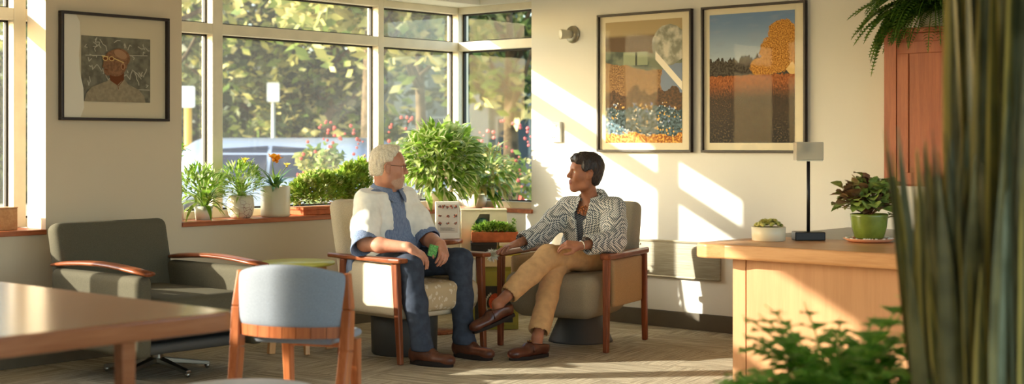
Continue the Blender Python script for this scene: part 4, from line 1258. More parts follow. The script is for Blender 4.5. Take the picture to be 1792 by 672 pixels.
f.cone(hipR, kneR, .090, .068, .04); f.chain([kneR, kneR + (hemR - kneR) * .5, hemR], [.068, .066, .066], .02)
g2 = Field((-.2, 8.3, .12), (.85, 9.35, .76), .0055)
g2.cone(hipL, kneL, .092, .070, .04); g2.chain([kneL, kneL + (hemL - kneL) * .5, hemL], [.070, .066, .064], .03)
f.F = np.minimum(f.F, g2.F + 0.0); del g2
f.wrinkle(.0035, 42, 51, (1, 1, 1.3)); f.wrinkle(.0018, 100, 52)
f.cut(hemR, ankR - kneR) if False else None
f.cone(hemR - (ankR - kneR) * .04, ankR, .050, .056, 0, 'sub'); f.cone(hemL - (ankL - kneL) * .04, ankL, .048, .056, 0, 'sub')
f.build('trousers', TANC, woman, 2, offset=B)
LOAF = mat('chestnut leather', (84, 42, 26), .32, .5, var=.15, vscale=20)
make_shoe(woman, 'loafer', np.array((ankR[0], ankR[1], 0.0)) - B, frame_from((-.80, -.60, 0)) * .92, LOAF, SOLE, 'loafer')
make_shoe(woman, 'loafer', ankL + RL @ np.array((0, 0, -.105)) - B, RL * .92, LOAF, SOLE, 'loafer')
def houndstooth():
    n = NM('black and white check weave', .9, .08); _, x, y, z = n.coord()
    S_ = 2 * PI / .0145; h = PI / 2
    p = (x * S_).sin() * (y * S_ + h).sin() + (y * S_).sin() * (z * S_ + h).sin() + (z * S_).sin() * (x * S_ + h).sin()
    n.color(n.mix(p.smooth(-.25, .25), (228, 224, 212), (84, 92, 96))).bump(n.noise(n.coord()[0], 300, 2), .3, .001); return n.m
CHECK = houndstooth()
TOPS = NM('navy striped knit', .85, .1); _, tx, ty, tz = TOPS.coord(); TOPS.color(TOPS.mix(((tz * .9 + tx * .4) * 640.0).sin().smooth(.1, .8), (46, 50, 60), (120, 122, 124))); TOPS = TOPS.m
f = Field((.2, 8.7, .48), (.8, 9.3, 1.0), .005)
f.ell((.495, 9.02, .765), (.112, .16, .17), .05, R=RT); f.ell((.482, 9.075, .61), (.128, .165, .14), .06, R=RT); f.cone((.43, 9.05, .86), (.58, 8.95, .86), .05, .05, .05)
f.cone((.505, 9.005, .86), HO, .062, .07, .0, 'sub'); f.cone((.505, 9.005, .90), np.array((.505, 9.005, .86)) + g * .15, .05, .06, .02, 'sub')
f.build('striped_top', TOPS, woman, 2, offset=B)
f = Field((-.05, 8.45, .46), (.85, 9.35, 1.0), .005)
f.ell((.50, 9.025, .765), (.138, .188, .185), .05, R=RT); f.ell((.497, 9.085, .60), (.155, .200, .165), .06, R=RT)
f.cone(shR + np.array((.02, -.01, .0)), shL + np.array((-.015, .01, .0)), .066, .066, .05); f.cone((.507, 9.01, .87), (.507, 9.005, .915), .085, .076, .03)
for s_, e_, w_, rr in ((shR, elR, wrR, (.075, .070, .066, .060)), (shL, elL, wrL, (.075, .078, .070, .062))):
    f.chain([s_, s_ + (e_ - s_) * .5, e_, e_ + (w_ - e_) * .72], rr, .035)
f.wrinkle(.006, 36, 61, (1, 1, 1.2)); f.wrinkle(.003, 85, 62)
for e_, w_ in ((elR, wrR), (elL, wrL)): f.cone(e_ + (w_ - e_) * .55, w_ + (w_ - e_) * .2, .044, .062, 0, 'sub')
fo = np.array((.495, 9.02, .74)) + g * .155
f.box(fo, (.08, .026, .36), .02, .012, 'sub', R=frame_from(g + np.array((0, 0, .10)))); f.box(fo + np.array((0, 0, .15)), (.10, .048, .10), .03, .012, 'sub', R=frame_from(g))
f.cone((.505, 9.005, .87), HO, .070, .082, .005, 'sub'); f.cut((.505, 9.005, .935), (-.15, -.2, 1)); f.cut((.49, 9.05, .50), (-.1, -.1, -1))
jk = f.build('jacket', CHECK, woman, 2, offset=B)
collar('collar', CHECK, (.507, 9.005, .925), RT, .074, .120, .058, .055, jk, gap=.45, rise=.03, slope=.03, fwd=.02)
COPPER = mat('copper beads', (186, 112, 62), .35, .5, .5)
mb = MB(); rg = random.Random(8)
for k in range(70):
    a = rg.uniform(-1.5, 1.5); q = rg.uniform(0, 1) ** .6
    p = np.array((.500, 9.0, .905)) + RT @ np.array((.050 * math.cos(a) + .055 * q * math.cos(a) + .006, (.062 + .01 * q) * math.sin(a), -.012 - .062 * q * math.cos(a))) - B
    mb.ball(tuple(p), rg.uniform(.004, .007), 0, 7, 5)
mb.build('necklace', COPPER, woman)
mb = MB(); d_ = (wrL - elL) / np.linalg.norm(wrL - elL); u_ = np.cross(d_, (0, 0, 1)); u_ /= np.linalg.norm(u_); v_ = np.cross(d_, u_); c_ = wrL - d_ * .008
mb.tube([c_ + (u_ * math.cos(a) + v_ * math.sin(a)) * .0285 - B for a in np.linspace(0, 2 * PI, 25)], .0042, 8, cap=False)
mb.build('bracelet', mat('silver bracelet', (206, 196, 180), .25, .5, .8), woman)
del f
# ================================================================== plants
SOIL = mat('potting soil', (64, 46, 32), .95, .05, var=.2, vscale=60)
CERAM = mat('cream ceramic', (222, 208, 176), .35, .4, var=.02)
TERRA = mat('terracotta', (190, 104, 62), .75, .2, var=.08, vscale=20)
STEM = mat('green stem', (118, 140, 60), .5, .3)
L_VAR = leafmat('striped spider leaf', (128, 164, 60), (100, 140, 44), None, .35, .35, 30, edge=(226, 226, 170))
L_BUSH = leafmat('bright bushy leaf', (124, 162, 52), (176, 198, 88), (96, 136, 42), .42, .32)
L_BOX = leafmat('small yellow green leaf', (112, 140, 36), (176, 186, 78), (208, 206, 130), .35, .45, 40)
L_DARK = leafmat('glossy dark leaf', (58, 92, 34), (92, 128, 48), None, .25, .3)
L_PALE = leafmat('pale variegated leaf', (160, 184, 88), (214, 218, 156), (132, 164, 62), .42, .35, 14)
L_FERN = leafmat('fern leaf', (72, 112, 34), (118, 150, 52), None, .35, .4)
L_DRY = leafmat('drying leaf', (186, 172, 96), (206, 196, 136), None, .35, .5)
rp = random.Random(21)
U = rp.uniform

def pot(t, prof, m, soil_r, soil_z, name='pot'):
    p = MB().lathe(prof, n=36).build(name, m, t)
    MB().lathe([(soil_r, soil_z - .006), (soil_r, soil_z), (soil_r * .6, soil_z + .005), (.004, soil_z + .006)], n=24).build('soil', SOIL, p)
    return p
def rimmed(r0, r1, h, th=.006): return [(r0, 0), (r0 + (r1 - r0) * .5, h * .5), (r1, h), (r1 - th, h), (r1 - th * 1.2, h - .02), (r1 - th * 1.6, h - .022)]
def rosette(mb, c, n, L, W, e0, e1, droop, mi=0, shape=.4, seg=6, a0=0, a1=2 * PI, fold=.2):
    for k in range(n):
        a = U(a0, a1); e = U(e0, e1); l = L * U(.7, 1.1)
        mb.leaf((c[0] + U(-.012, .012), c[1] + U(-.012, .012), c[2]), (math.cos(a) * math.cos(e), math.sin(a) * math.cos(e), math.sin(e)), l, W * U(.8, 1.15), droop * U(.7, 1.3), seg, mi if not isinstance(mi, (list, tuple)) else rp.choice(mi), fold, shape)
def dome(mb, c, r, n, L, W, mis=(0,), lift=.3, droop=.6, seg=2, inner=.55, zmin=-.3, shape=.45, clip=None):
    """leaves spread through a rounded clump"""
    for k in range(n):
        while True:
            d = Vector((rp.gauss(0, 1), rp.gauss(0, 1), rp.gauss(0, 1))).normalized()
            if d.z > zmin: break
        q = U(inner, 1.0) ** .6
        p = Vector((c[0] + d.x * r[0] * q, c[1] + d.y * r[1] * q, c[2] + d.z * r[2] * q))
        if clip and not clip(p): continue
        dd = d + Vector((U(-.7, .7), U(-.7, .7), U(-.4, .7) + lift))
        mb.leaf(p, dd, L * U(.7, 1.2), W * U(.8, 1.2), droop, seg, rp.choice(mis), .25, shape, roll=U(-.5, .5))

# ---- window sill, from the left ------------------------------------------------------------------
GLASSP = mat('pale glazed pot', (214, 210, 190), .25, .5)
t = thing('potted_spider_plant', 'leafy spider plant with long pale striped leaves at the left end of the sill', 'plant', room=(2.52, -.13, SILL), group=None)
pot(t, rimmed(.05, .062, .09), GLASSP, .05, .08)
mb = MB(); rosette(mb, (0, 0, .085), 54, .30, .028, .2, 1.35, 1.7, (0, 0, 1)); rosette(mb, (0, .02, .09), 24, .22, .034, .4, 1.3, 1.1, 1, .45)
dome(mb, (0.02, -.01, .19), (.17, .11, .15), 260, .08, .022, (0, 1), clip=lambda p: p.y > -.14)
mb.build('foliage', [L_VAR, L_BUSH], t)
t = thing('climbing_sprig', 'tall thin stem with a yellow green leaf tuft rising beside the spider plant', 'plant', room=(2.655, -.19, SILL))
MB().lathe([(.02, 0), (.022, .07), (.016, .10), (.019, .11)], n=18).build('vial', GLASSP, t)
MB().tube([(0, 0, .06), (-.005, .01, .2), (.004, 0, .36), (.0, 0, .47)], .003, 6).build('stem', STEM, t)
mb = MB(); rosette(mb, (0, 0, .45), 16, .085, .03, -.5, 1.2, 1.0, 0, .5, 4); rosette(mb, (0, 0, .40), 8, .07, .026, -.4, .8, 1.0, 0, .5, 4); mb.build('foliage', L_BUSH, t)

def crackle():
    n = NM('white crackle glaze', .35, .4); v = n.coord()[0]
    k = n.voro(v, 34, 'DISTANCE_TO_EDGE').lt(.035); n.color(n.mix(k * n.noise(v, 12, 2).smooth(.40, .55), (220, 208, 184), (142, 82, 62))); return n.m
t = thing('potted_fern', 'feathery green plant in a round white crackle glazed pot on the sill', 'plant', room=(2.219, -.13, SILL))
pot(t, [(.06, 0), (.078, .02), (.090, .07), (.086, .125), (.078, .15), (.072, .15), (.07, .135)], crackle(), .07, .138)
mb = MB(); rosette(mb, (0, 0, .14), 80, .22, .014, .3, 1.4, 1.3, (0, 1)); dome(mb, (0, 0, .22), (.16, .11, .14), 420, .055, .016, (0, 1), clip=lambda p: p.y > -.11)
mb.build('foliage', [L_BUSH, L_PALE], t)

t = thing('potted_orchid', 'orange flowered plant in a tall cream cylinder pot on the sill', 'plant', room=(1.948, -.10, SILL))
pot(t, [(.088, 0), (.097, .006), (.099, .02), (.099, .205), (.093, .207), (.092, .185)], CERAM, .09, .19)
mb = MB(); rosette(mb, (0, 0, .19), 16, .20, .038, .35, 1.2, 1.3, 0, .45); rosette(mb, (0, 0, .2), 12, .13, .022, .4, 1.4, .8, 1, .45)
mb.build('foliage', [L_DARK, L_BUSH], t)
ORG = leafmat('orange petal', (240, 150, 30), (246, 176, 50), None, .4, .5, 80); YEL = leafmat('yellow petal', (232, 208, 70), (240, 220, 110), None, .4, .5); WHT = mat('white petal', (240, 236, 220), .5, .2)
mb = MB(); mb.tube([(0, 0, .19), (.01, .0, .28), (.035, .01, .36), (.03, .02, .385)], .003, 6); mb.tube([(0, 0, .19), (.06, 0, .29), (.15, -.02, .35), (.235, -.03, .375)], .0025, 6); mb.tube([(0, 0, .19), (-.04, .0, .28), (-.10, .0, .34)], .0025, 6)
st = mb.build('stem', STEM, t)
def bloom(c, r, m, n=6):
    mb = MB()
    for k in range(n):
        a = 2 * PI * k / n; mb.leaf(c, (math.cos(a), math.sin(a) * .7, .7), r, r * .75, -.3 if k % 2 else .4, 4, 0, .35, .55)
    mb.ball(c, r * .22, 0, 8, 6); return mb.build('flower', m, t)
bloom((.03, .02, .385), .062, ORG); bloom((.012, .03, .375), .055, ORG, 5); bloom((.235, -.03, .375), .04, YEL); bloom((.18, -.03, .36), .032, WHT); bloom((-.10, 0, .34), .035, YEL)
t = thing('potted_jade', 'dense small leaved shrub filling the middle of the sill from a terracotta trough', 'plant', room=(1.46, -.14, SILL))
mb = MB().box((-.26, -.075, 0), (.27, .075, .045)); mb.box((-.27, -.085, .035), (.28, .085, .055)); tr = mb.build('trough', TERRA, t, bevel=.006)
mb = MB()
dome(mb, (.05, 0, .125), (.29, .11, .16), 2300, .045, .024, (0, 0, 1), clip=lambda p: p.y > -.125)
dome(mb, (-.24, 0, .15), (.17, .11, .19), 1100, .05, .024, (0, 0, 1), clip=lambda p: p.y > -.125)
dome(mb, (-.32, .02, .24), (.07, .06, .14), 260, .045, .022, (0, 1), clip=lambda p: p.y > -.125)
mb.build('foliage', [L_BOX, L_BUSH], t)

# ---- the corner ----------------------------------------------------------------------------------
t = thing('potted_bush', 'large lush variegated bush in a cream pot in the window corner', 'plant', room=(.42, -.05, SILL))
pot(t, rimmed(.075, .10, .12), CERAM, .088, .105)
mb = MB()
for k in range(26):
    a = U(0, 2 * PI); r = U(.02, .2); mb.tube([(0, 0, .10), (r * .4 * math.cos(a), r * .3 * math.sin(a), .25), (r * math.cos(a), max(-.2, r * math.sin(a)), U(.28, .45))], .003, 5)
mb.build('stem', STEM, t)
mb = MB(); ck = lambda p: p.y > -.15 and (p.z > .25 or p.y > .06)
dome(mb, (0, .02, .34), (.30, .23, .25), 640, .15, .052, (0, 1, 1, 2), .25, 1.3, 4, .45, -.75, clip=ck)
dome(mb, (.1, .05, .22), (.22, .18, .16), 170, .17, .048, (0, 1, 2), -.2, 1.2, 4, .6, -.9, clip=ck)
dome(mb, (-.16, .02, .40), (.16, .14, .16), 170, .14, .05, (0, 1, 2), .3, 1.2, 4, .5, -.4, clip=ck)
mb.build('foliage', [L_BUSH, L_VAR, L_PALE], t)
t = thing('potted_bush', 'smaller pale green arching plant in a white pot right of the big bush', 'plant', room=(-.0, -.02, SILL))
pot(t, rimmed(.06, .075, .10), CERAM, .065, .088)
mb = MB(); ck = lambda p: p.x > -.05
dome(mb, (.02, .09, .27), (.13, .21, .17), 210, .14, .034, (0, 1, 2), .1, 1.6, 4, .35, -.7, clip=ck)
for k in range(40):
    a = U(-.2, 2.0); e = U(.2, 1.2); mb.leaf((U(-.01, .02), U(0, .03), .10), (math.cos(a) * math.cos(e) * .5, math.sin(a) * math.cos(e), math.sin(e)), U(.25, .38), .034, 1.9, 7, rp.choice((0, 1, 2)), .2, .5)
mb.build('foliage', [L_PALE, L_BUSH, L_DRY], t)

t = thing('planter', 'small terracotta planter of low green herbs standing on the stacked boxes', 'plant', -.115, 9.80, .596, rot=.04)
mb = MB().prism([(-.16, -.09), (.15, -.09), (.15, .09), (-.16, .09)], 0, .012)
for lo, hi in (((-.165, -.095, .01), (.155, -.08, .07)), ((-.165, .08, .01), (.155, .095, .07)), ((-.165, -.08, .01), (-.15, .08, .07)), ((.14, -.08, .01), (.155, .08, .07))): mb.box(lo, hi)
tr = mb.build('trough', TERRA, t, bevel=.003); MB().box((-.15, -.08, .012), (.14, .08, .055)).build('soil', SOIL, tr)
mb = MB(); dome(mb, (-.01, 0, .075), (.155, .085, .055), 950, .026, .015, (0, 0, 1), .5, .5, 2, .3, -.2)
for k in range(9):
    x, y = U(-.14, .14), U(-.06, .06); h = U(.05, .085); mb.tube([(x, y, .06), (x + U(-.01, .01), y, .06 + h)], .0015, 5); dome(mb, (x, y, .06 + h), (.012, .012, .012), 10, .018, .01, (0, 1))
mb.build('foliage', [L_BUSH, L_DARK], t)
t = thing('white_flower', 'white ruffled flower head on a short stem at the end of the left wooden arm', 'flower', -.085, 8.93, .606, rot=.35)
mb = MB().tube([(.10, .04, .004), (.05, .02, .005), (0, 0, .005), (-.03, -.01, .0), (-.045, -.015, -.02)], .003, 6); mb.build('stem', STEM, t)
mb = MB()
for k in range(190):
    d = Vector((rp.gauss(0, 1), rp.gauss(0, 1), rp.gauss(.2, 1))).normalized(); mb.leaf(Vector((-.05, -.02, -.035)) + d * .010, d, U(.024, .04), .013, U(-.6, .6), 2, 0, .4, .6, roll=U(-1, 1))
mb.build('petals', WHT, t)

# ---- reception desk ------------------------------------------------------------------------------
L_SUC = leafmat('succulent leaf', (168, 162, 74), (196, 186, 104), (128, 136, 62), .1, .5)
t = thing('succulent_bowl', 'small yellow green succulent in a low white pot on the reception desk', 'plant', room=(1.44, 3.425, .75), rot=PHI)
pot(t, [(.082, 0), (.09, .004), (.092, .075), (.086, .077), (.085, .068)], CERAM, .084, .07)
mb = MB()
for k in range(60):
    a = U(0, 6.28); r = .072 * math.sqrt(U(0, 1)); z = .078 + .038 * (1 - (r / .08) ** 2) * U(.5, 1)
    mb.ball((r * math.cos(a), r * math.sin(a), z), (U(.009, .015), U(.008, .012), U(.007, .011)), 0, 8, 6, Matrix.Rotation(U(0, 3), 3, 'Z'))
for k in range(10):
    a = U(0, 6.28); r = .05 * math.sqrt(U(0, 1)); c = (r * math.cos(a), r * math.sin(a), .10)
    for j in range(12):
        b = j * 2.4; e = .2 + j * .09; mb.leaf(c, (math.cos(b) * math.cos(e), math.sin(b) * math.cos(e), math.sin(e)), .022, .013, -.3, 2, 0, .4, .6)
mb.build('foliage', L_SUC, t)
GLAZ = mat('olive green glaze', (112, 126, 48), .25, .5, var=.10, vscale=12)
L_BEG = leafmat('begonia leaf', (112, 138, 62), (160, 178, 96), (128, 100, 70), .2, .45, 26)
L_RED = leafmat('reddish begonia leaf', (112, 70, 54), (128, 104, 66), None, .2, .5)
t = thing('potted_begonia', 'bushy begonia in an olive green glazed pot on a saucer on the desk', 'plant', room=(1.17, 3.88, .768), rot=PHI)
pot(t, [(.066, 0), (.078, .01), (.092, .06), (.099, .12), (.100, .132), (.094, .134), (.092, .12)], GLAZ, .09, .122)
mb = MB(); ml = MB()
for k in range(95):
    a = U(0, 2 * PI); r = U(.02, .15); z = .16 + U(0, .15) * (1.15 - r / .17) ** .7 + (.06 if k % 5 == 0 else 0)
    p = (r * math.cos(a), r * math.sin(a) * .8, z); mb.tube([(0, 0, .12), (r * .5 * math.cos(a), r * .4 * math.sin(a), .12 + (z - .12) * .75), p], .0026, 5)
    e = U(-.3, .7); b = a + U(-.6, .6)
    ml.leaf(p, (math.cos(b) * math.cos(e), math.sin(b) * math.cos(e), math.sin(e)), U(.06, .085), U(.055, .078), U(.3, 1.2), 4, rp.choice((0, 0, 0, 1)), .3, .5, roll=U(-.4, .4))
for k, (x, z) in enumerate(((.095, .30), (.115, .285), (.10, .27), (-.09, .28), (-.07, .295), (.135, .13), (.15, .12))):
    mb.tube([(0, 0, .12), (x * .6, 0, z * .8 + .02), (x, 0, z)], .0026, 5)
    for j in range(4): ml.leaf((x, 0, z), (U(-1, 1), U(-.5, .5), U(-.2, .8)), .055, .05, .6, 4, 0, .3, .5)
dome(ml, (0, 0, .21), (.125, .095, .085), 150, .062, .062, (0, 0, 0, 1), .3, .8, 4, .6, -.4, shape=.5)
mb.build('stem', MATS['reddish begonia leaf'], t); ml.build('foliage', [L_BEG, L_RED], t)
SAUC = mat('terracotta saucer glaze', (206, 142, 104), .4, .4)
t = thing('saucer', 'pinkish terracotta saucer with white pebbles under the begonia pot', 'saucer', room=(1.17, 3.88, .75), rot=PHI)
MB().lathe([(.08, 0), (.11, .004), (.138, .02), (.134, .022), (.10, .012), (.006, .012)], n=40).build('dish', SAUC, t)
mb = MB()
for k in range(70):
    a = U(0, 6.28); mb.ball((U(.108, .124) * math.cos(a), U(.108, .124) * math.sin(a), .0215), (U(.004, .007), U(.004, .007), .004), 0, 6, 4)
pb = mb.build('pebbles', WHT, t); pb['kind'] = 'stuff'

# ---- ferns ---------------------------------------------------------------------------------------
def frond(mb, base, d, L, W, droop, pairs=24, mi=0):
    p = Vector(base); d = Vector(d).normalized(); st = L / pairs; path = [p.copy()]
    for i in range(pairs):
        t = i / pairs; side = d.cross(Vector((0, 0, 1)))
        if side.length < .1: side = Vector((1, 0, 0))
        side.normalize(); w = W * math.sin(PI * min(1, (t * .9 + .12))) ** .7 * (1 - t * .35)
        for s in (-1, 1):
            mb.leaf(p, side * s + d * .45 + Vector((0, 0, .12)), w, st * 1.5, .7, 2, mi, .2, .3)
        p = p + d * st; d = (d + Vector((0, 0, -1)) * droop / pairs).normalized(); path.append(p.copy())
    mb.tube(path, [.0028] * (len(path) - 1) + [.001], 5, mi)
t = thing('potted_fern', 'arching green fern in a pot on top of the cherry wall cabinet', 'plant', room=(.185, 3.80, 1.955))
pot(t, rimmed(.075, .10, .10), CERAM, .088, .088)
mb = MB()
for k in range(96):
    a = U(-2.2, 1.6); e = U(.05, 1.2)
    x = math.cos(a)
    if x < .0: x = U(0, .3)
    frond(mb, (0, 0, .10), (x * math.cos(e), math.sin(a) * math.cos(e), math.sin(e) + .1), U(.36, .60), U(.06, .085), U(1.6, 3.0), 26)
mb.build('foliage', L_FERN, t)
CHARP = mat('charcoal planter', (70, 66, 60), .6, .3, var=.05)
t = thing('potted_fern', 'bright green fern low in front of the reception desk', 'plant', .90, 3.9, 0)
pot(t, [(.10, 0), (.14, .25), (.17, .48), (.158, .48), (.155, .45)], CHARP, .15, .455)
mb = MB()
for k in range(120):
    a = U(0, 2 * PI); e = U(.0, 1.4); frond(mb, (0, 0, .46), (math.cos(a) * math.cos(e), math.sin(a) * math.cos(e), math.sin(e)), U(.32, .50), U(.11, .15), U(1.0, 2.4), 9)
mb.build('foliage', leafmat('bright fern leaf', (112, 166, 54), (172, 208, 94), None, .4, .3), t)

# ---- tall strap-leaved plant in front ------------------------------------------------------------
L_ST1 = leafmat('dark strap leaf', (92, 86, 52), (130, 120, 76), None, .12, .35, 8)
L_ST2 = leafmat('olive strap leaf', (128, 118, 60), (98, 96, 54), None, .15, .35, 8, edge=(200, 174, 90))
L_ST3 = leafmat('grey green strap leaf', (134, 138, 106), (96, 100, 70), None, .12, .3, 8)
t = thing('tall_strap_plant', 'big dark strap leaved plant blurred at the right edge', 'plant', 1.195, 3.6, 0)
pot(t, rimmed(.16, .21, .38, .015), CHARP, .19, .35)
mb = MB()
for k in range(230):                                     # upright blades, packed close
    q = U(0, 1); x = -.12 + .50 * q; y = U(-.16, .16)
    L = U(1.35, 1.95) * (1 if x > -.01 else U(.46, .56))
    mb.leaf((x * .6, y, .34), ((x - .06) * .16 + U(-.03, .03), y * .3 + U(-.05, .05), 1), L, U(.036, .078), U(-.02, .06), 9, rp.choice((0, 0, 0, 1, 1, 2)), .35, .45, .02, roll=U(-1.3, 1.3))
for k in range(60):                                      # shorter outer blades leaning away
    a = PI + U(-.9, .9); mb.leaf((U(-.14, -.02), U(-.08, .08), .34), (U(.06, .14) * math.cos(a), .1 * math.sin(a), 1), U(.62, 1.0), U(.03, .055), U(-.05, .08), 9, rp.choice((0, 0, 1, 1, 2)), .35, .45, .02, roll=U(-1.0, 1.0))
mb.build('foliage', [L_ST1, L_ST2, L_ST3], t)
# ================================================================== outside the windows
ASPH = mat('pale pavement', (168, 160, 140), .9, .1, var=.10, vscale=1.5, bump=.2, bscale=60)
g_ = MB().box((-60, -70, -.30), (40, 40, -.16)); structure(g_, 'ground', ASPH)
BARK = mat('bark', (92, 78, 58), .9, .1, var=.2, vscale=8)
T_DK = leafmat('dark tree leaf', (36, 48, 28), (62, 76, 42), (88, 96, 54), .15, .5, 3)
T_YL = leafmat('sunny yellow leaf', (176, 168, 92), (220, 208, 140), (112, 128, 56), .3, .5, 3)
T_GR = leafmat('mid green tree leaf', (84, 108, 44), (130, 146, 70), (176, 170, 92), .3, .5, 3)
ro = random.Random(77)
def crown(mb, c, r, n, s, mis=(0,)):
    V_ = ro.uniform
    cl = []
    for _ in range(max(8, n // 90)):
        d = Vector((ro.gauss(0, 1), ro.gauss(0, 1), ro.gauss(0, 1))).normalized() * (V_(.3, 1) ** .5)
        cl.append((Vector((c[0] + d.x * r[0], c[1] + d.y * r[1], c[2] + d.z * r[2])), V_(.16, .34) * min(r)))
    for _ in range(n):
        p, q = ro.choice(cl); d = Vector((ro.gauss(0, 1), ro.gauss(0, 1), ro.gauss(0, .8))).normalized()
        p = p + d * q * V_(.5, 1.25)
        a = Vector((V_(-1, 1), V_(-1, 1), V_(-.6, .6))).normalized(); b = a.cross(Vector((V_(-1, 1), V_(-1, 1), V_(-1, 1)))).normalized()
        w = s * V_(.6, 1.3)
        mb.add([p - a * w, p - b * w * .5, p + a * w, p + b * w * .5], [(0, 1, 2, 3)], ro.choice(mis), False)
def tree(label, X, Y, h, r, n, mats, mis=(0,), trunk=.14, z0=None, s=.13):
    t = thing('tree', label, 'tree', X, Y, -.16)
    ch = h - (z0 if z0 is not None else h * .45)
    lean = ro.uniform(-.3, .3)
    mb = MB().tube([(0, 0, 0), (lean * .3, 0, h * .3), (lean * .6, .1, h * .55), (lean, 0, h * .8)], [trunk, trunk * .8, trunk * .55, trunk * .2], 10)
    for k in range(6):
        a = ro.uniform(0, 6.28); z = h * ro.uniform(.32, .6); mb.tube([(lean * z / h, 0, z), (r * .35 * math.cos(a), r * .35 * math.sin(a), z + .5), (r * .7 * math.cos(a), r * .7 * math.sin(a), z + 1.1)], [trunk * .4, trunk * .25, trunk * .1], 7)
    mb.build('trunk', BARK, t)
    mb = MB(); crown(mb, (lean * .5, 0, h - ch / 2), (r, r, ch / 2), n, s, mis); mb.build('crown', mats, t)
    return t
tree('dark leafy tree straight behind the parked silver car', -5.2, 28.4, 5.6, 2.4, 5200, [T_DK, T_GR], (0, 0, 0, 1), z0=.8)
tree('dark dense tree left of the white parking sign, seen past the left mullion', -7.4, 30, 6.5, 2.9, 5200, [T_DK, T_GR], (0, 0, 0, 1), z0=.8)
tree('dark tree with sparse light between its leaves, behind the parking sign', -3.5, 26.6, 6.0, 2.2, 4600, [T_DK, T_GR, T_YL], (0, 0, 0, 1, 2), z0=.7)
tree('tall sunlit yellow tree whose crown fills the top of the big pane', -2.15, 21, 7.4, 2.4, 6500, [T_YL, T_GR], (0, 0, 1), z0=2.75)
tree('sunlit yellow green tree at the top left of the big pane', -6.0, 25, 7.8, 2.6, 5600, [T_GR, T_YL, T_DK], (0, 1, 1), z0=3.3)
tree('slim pale trunked tree with yellow leaves in the narrow pane', -1.35, 22, 5.2, 1.3, 1800, [T_YL, T_GR], (0, 1), trunk=.11, z0=2.5)
tree('green tree with a yellow top outside the small corner window', .0, 21, 4.8, 1.35, 2800, [T_GR, T_YL, T_DK], (0, 0, 1, 2), z0=1.7)
tree('tall yellow tree standing behind the grey building', -1.6, 40, 9.5, 3.6, 4200, [T_YL, T_GR], (0, 1), z0=4.0, s=.2)
tree('large shadowy tree at the far left behind the others', -10.4, 36, 9.0, 4.0, 5200, [T_DK, T_GR], (0, 0, 1), z0=.8, s=.18)
HEDGE = MB(); rh = ro
for k in range(9000):
    X, Y, Z = ro.uniform(-9, 4), ro.uniform(-.7, .7), ro.uniform(-.0, 3.6)
    if ro.random() < .6: Y = -.7 + ro.uniform(-.1, .1)
    a = Vector((ro.uniform(-1, 1), ro.uniform(-1, 1), ro.uniform(-.6, .6))).normalized(); b = a.cross(Vector((ro.uniform(-1, 1), ro.uniform(-1, 1), ro.uniform(-1, 1)))).normalized(); p = Vector((X, Y, Z)); w = ro.uniform(.09, .2)
    HEDGE.add([p - a * w, p - b * w * .5, p + a * w, p + b * w * .5], [(0, 1, 2, 3)], ro.choice((0, 0, 0, 1)), False)
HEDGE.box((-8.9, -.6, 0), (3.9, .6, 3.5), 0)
h_ = HEDGE.build('hedge', [T_DK, T_GR]); tag(h_, 'long tall dark green hedge closing off the parking area', 'hedge'); place(h_, -7.5, 34, -.16)
# flowering bushes
F_RED = mat('red blossom', (170, 66, 54), .6, .2, var=.2, vscale=6); F_PNK = mat('pink blossom', (196, 96, 92), .6, .2, var=.2, vscale=6)
def flowerbush(label, X, Y, r, h, fm, n=1500):
    t = thing('flowering_bush', label, 'bush', X, Y, -.16)
    mb = MB()
    for k in range(7): a = ro.uniform(0, 6.28); mb.tube([(0, 0, 0), (r * .5 * math.cos(a), r * .5 * math.sin(a), h * .7)], [.02, .008], 6)
    mb.build('stem', BARK, t)
    mb = MB(); crown(mb, (0, 0, h * .55), (r, r, h * .45), n, .05, (0, 0, 1)); mb.build('foliage', [T_GR, T_YL], t)
    mb = MB()
    for k in range(75):
        d = Vector((ro.gauss(0, 1), ro.gauss(0, 1), ro.gauss(.5, 1))).normalized(); mb.ball((d.x * r * 1.05, d.y * r * 1.05, h * .58 + d.z * h * .46), ro.uniform(.010, .022), 0, 6, 4)
    mb.build('blossoms', fm, t)['kind'] = 'stuff'
flowerbush('bush with red blossoms at the right end of the big pane', -1.85, 14.8, .38, 1.62, F_RED)
flowerbush('bush with red and orange blossoms below the slim tree in the narrow pane', -1.15, 15.5, .42, 1.66, F_RED)
flowerbush('bush full of pink blossoms outside the small corner window', -.08, 15.6, .52, 1.62, F_PNK, 1700)
flowerbush('low pink flowering bush at the right edge of the corner window',   .66, 15.0, .34, 1.5, F_PNK, 1000)
# grey building behind
GWALL = mat('grey green cladding', (112, 120, 110), .8, .15, var=.04, vscale=2); GPALE = mat('pale panel', (172, 174, 160), .7, .15); GWIN = mat('dark shop window', (66, 78, 84), .15, .5); GBLUE = mat('blue grey cladding', (120, 132, 136), .7, .2)
t = thing('building', 'low grey building with pale panels and dark windows behind the corner windows', 'building', .4, 30, -.16)
MB().box((-3.4, 0, 0), (3.0, 5, 3.5)).build('wall', GWALL, t); MB().box((-3.6, -.5, 3.5), (3.2, 5.2, 3.75)).build('roof', GPALE, t)
for x0, x1, z0, z1 in ((-2.9, -2.2, 1.7, 2.9), (-1.6, -.9, .2, 2.5)): MB().box((x0, -.06, z0), (x1, 0.0, z1)).build('panel', GPALE, t, bevel=.01)
for x0, x1 in ((-2.1, -1.7), (-.75, .0), (.1, .9)):
    w_ = MB().box((x0, -.05, .9), (x1, 0.0, 2.0)).build('window', GPALE, t); MB().box((x0 + .05, -.06, .95), (x1 - .05, -.05, 1.95)).build('pane', GWIN, w_)
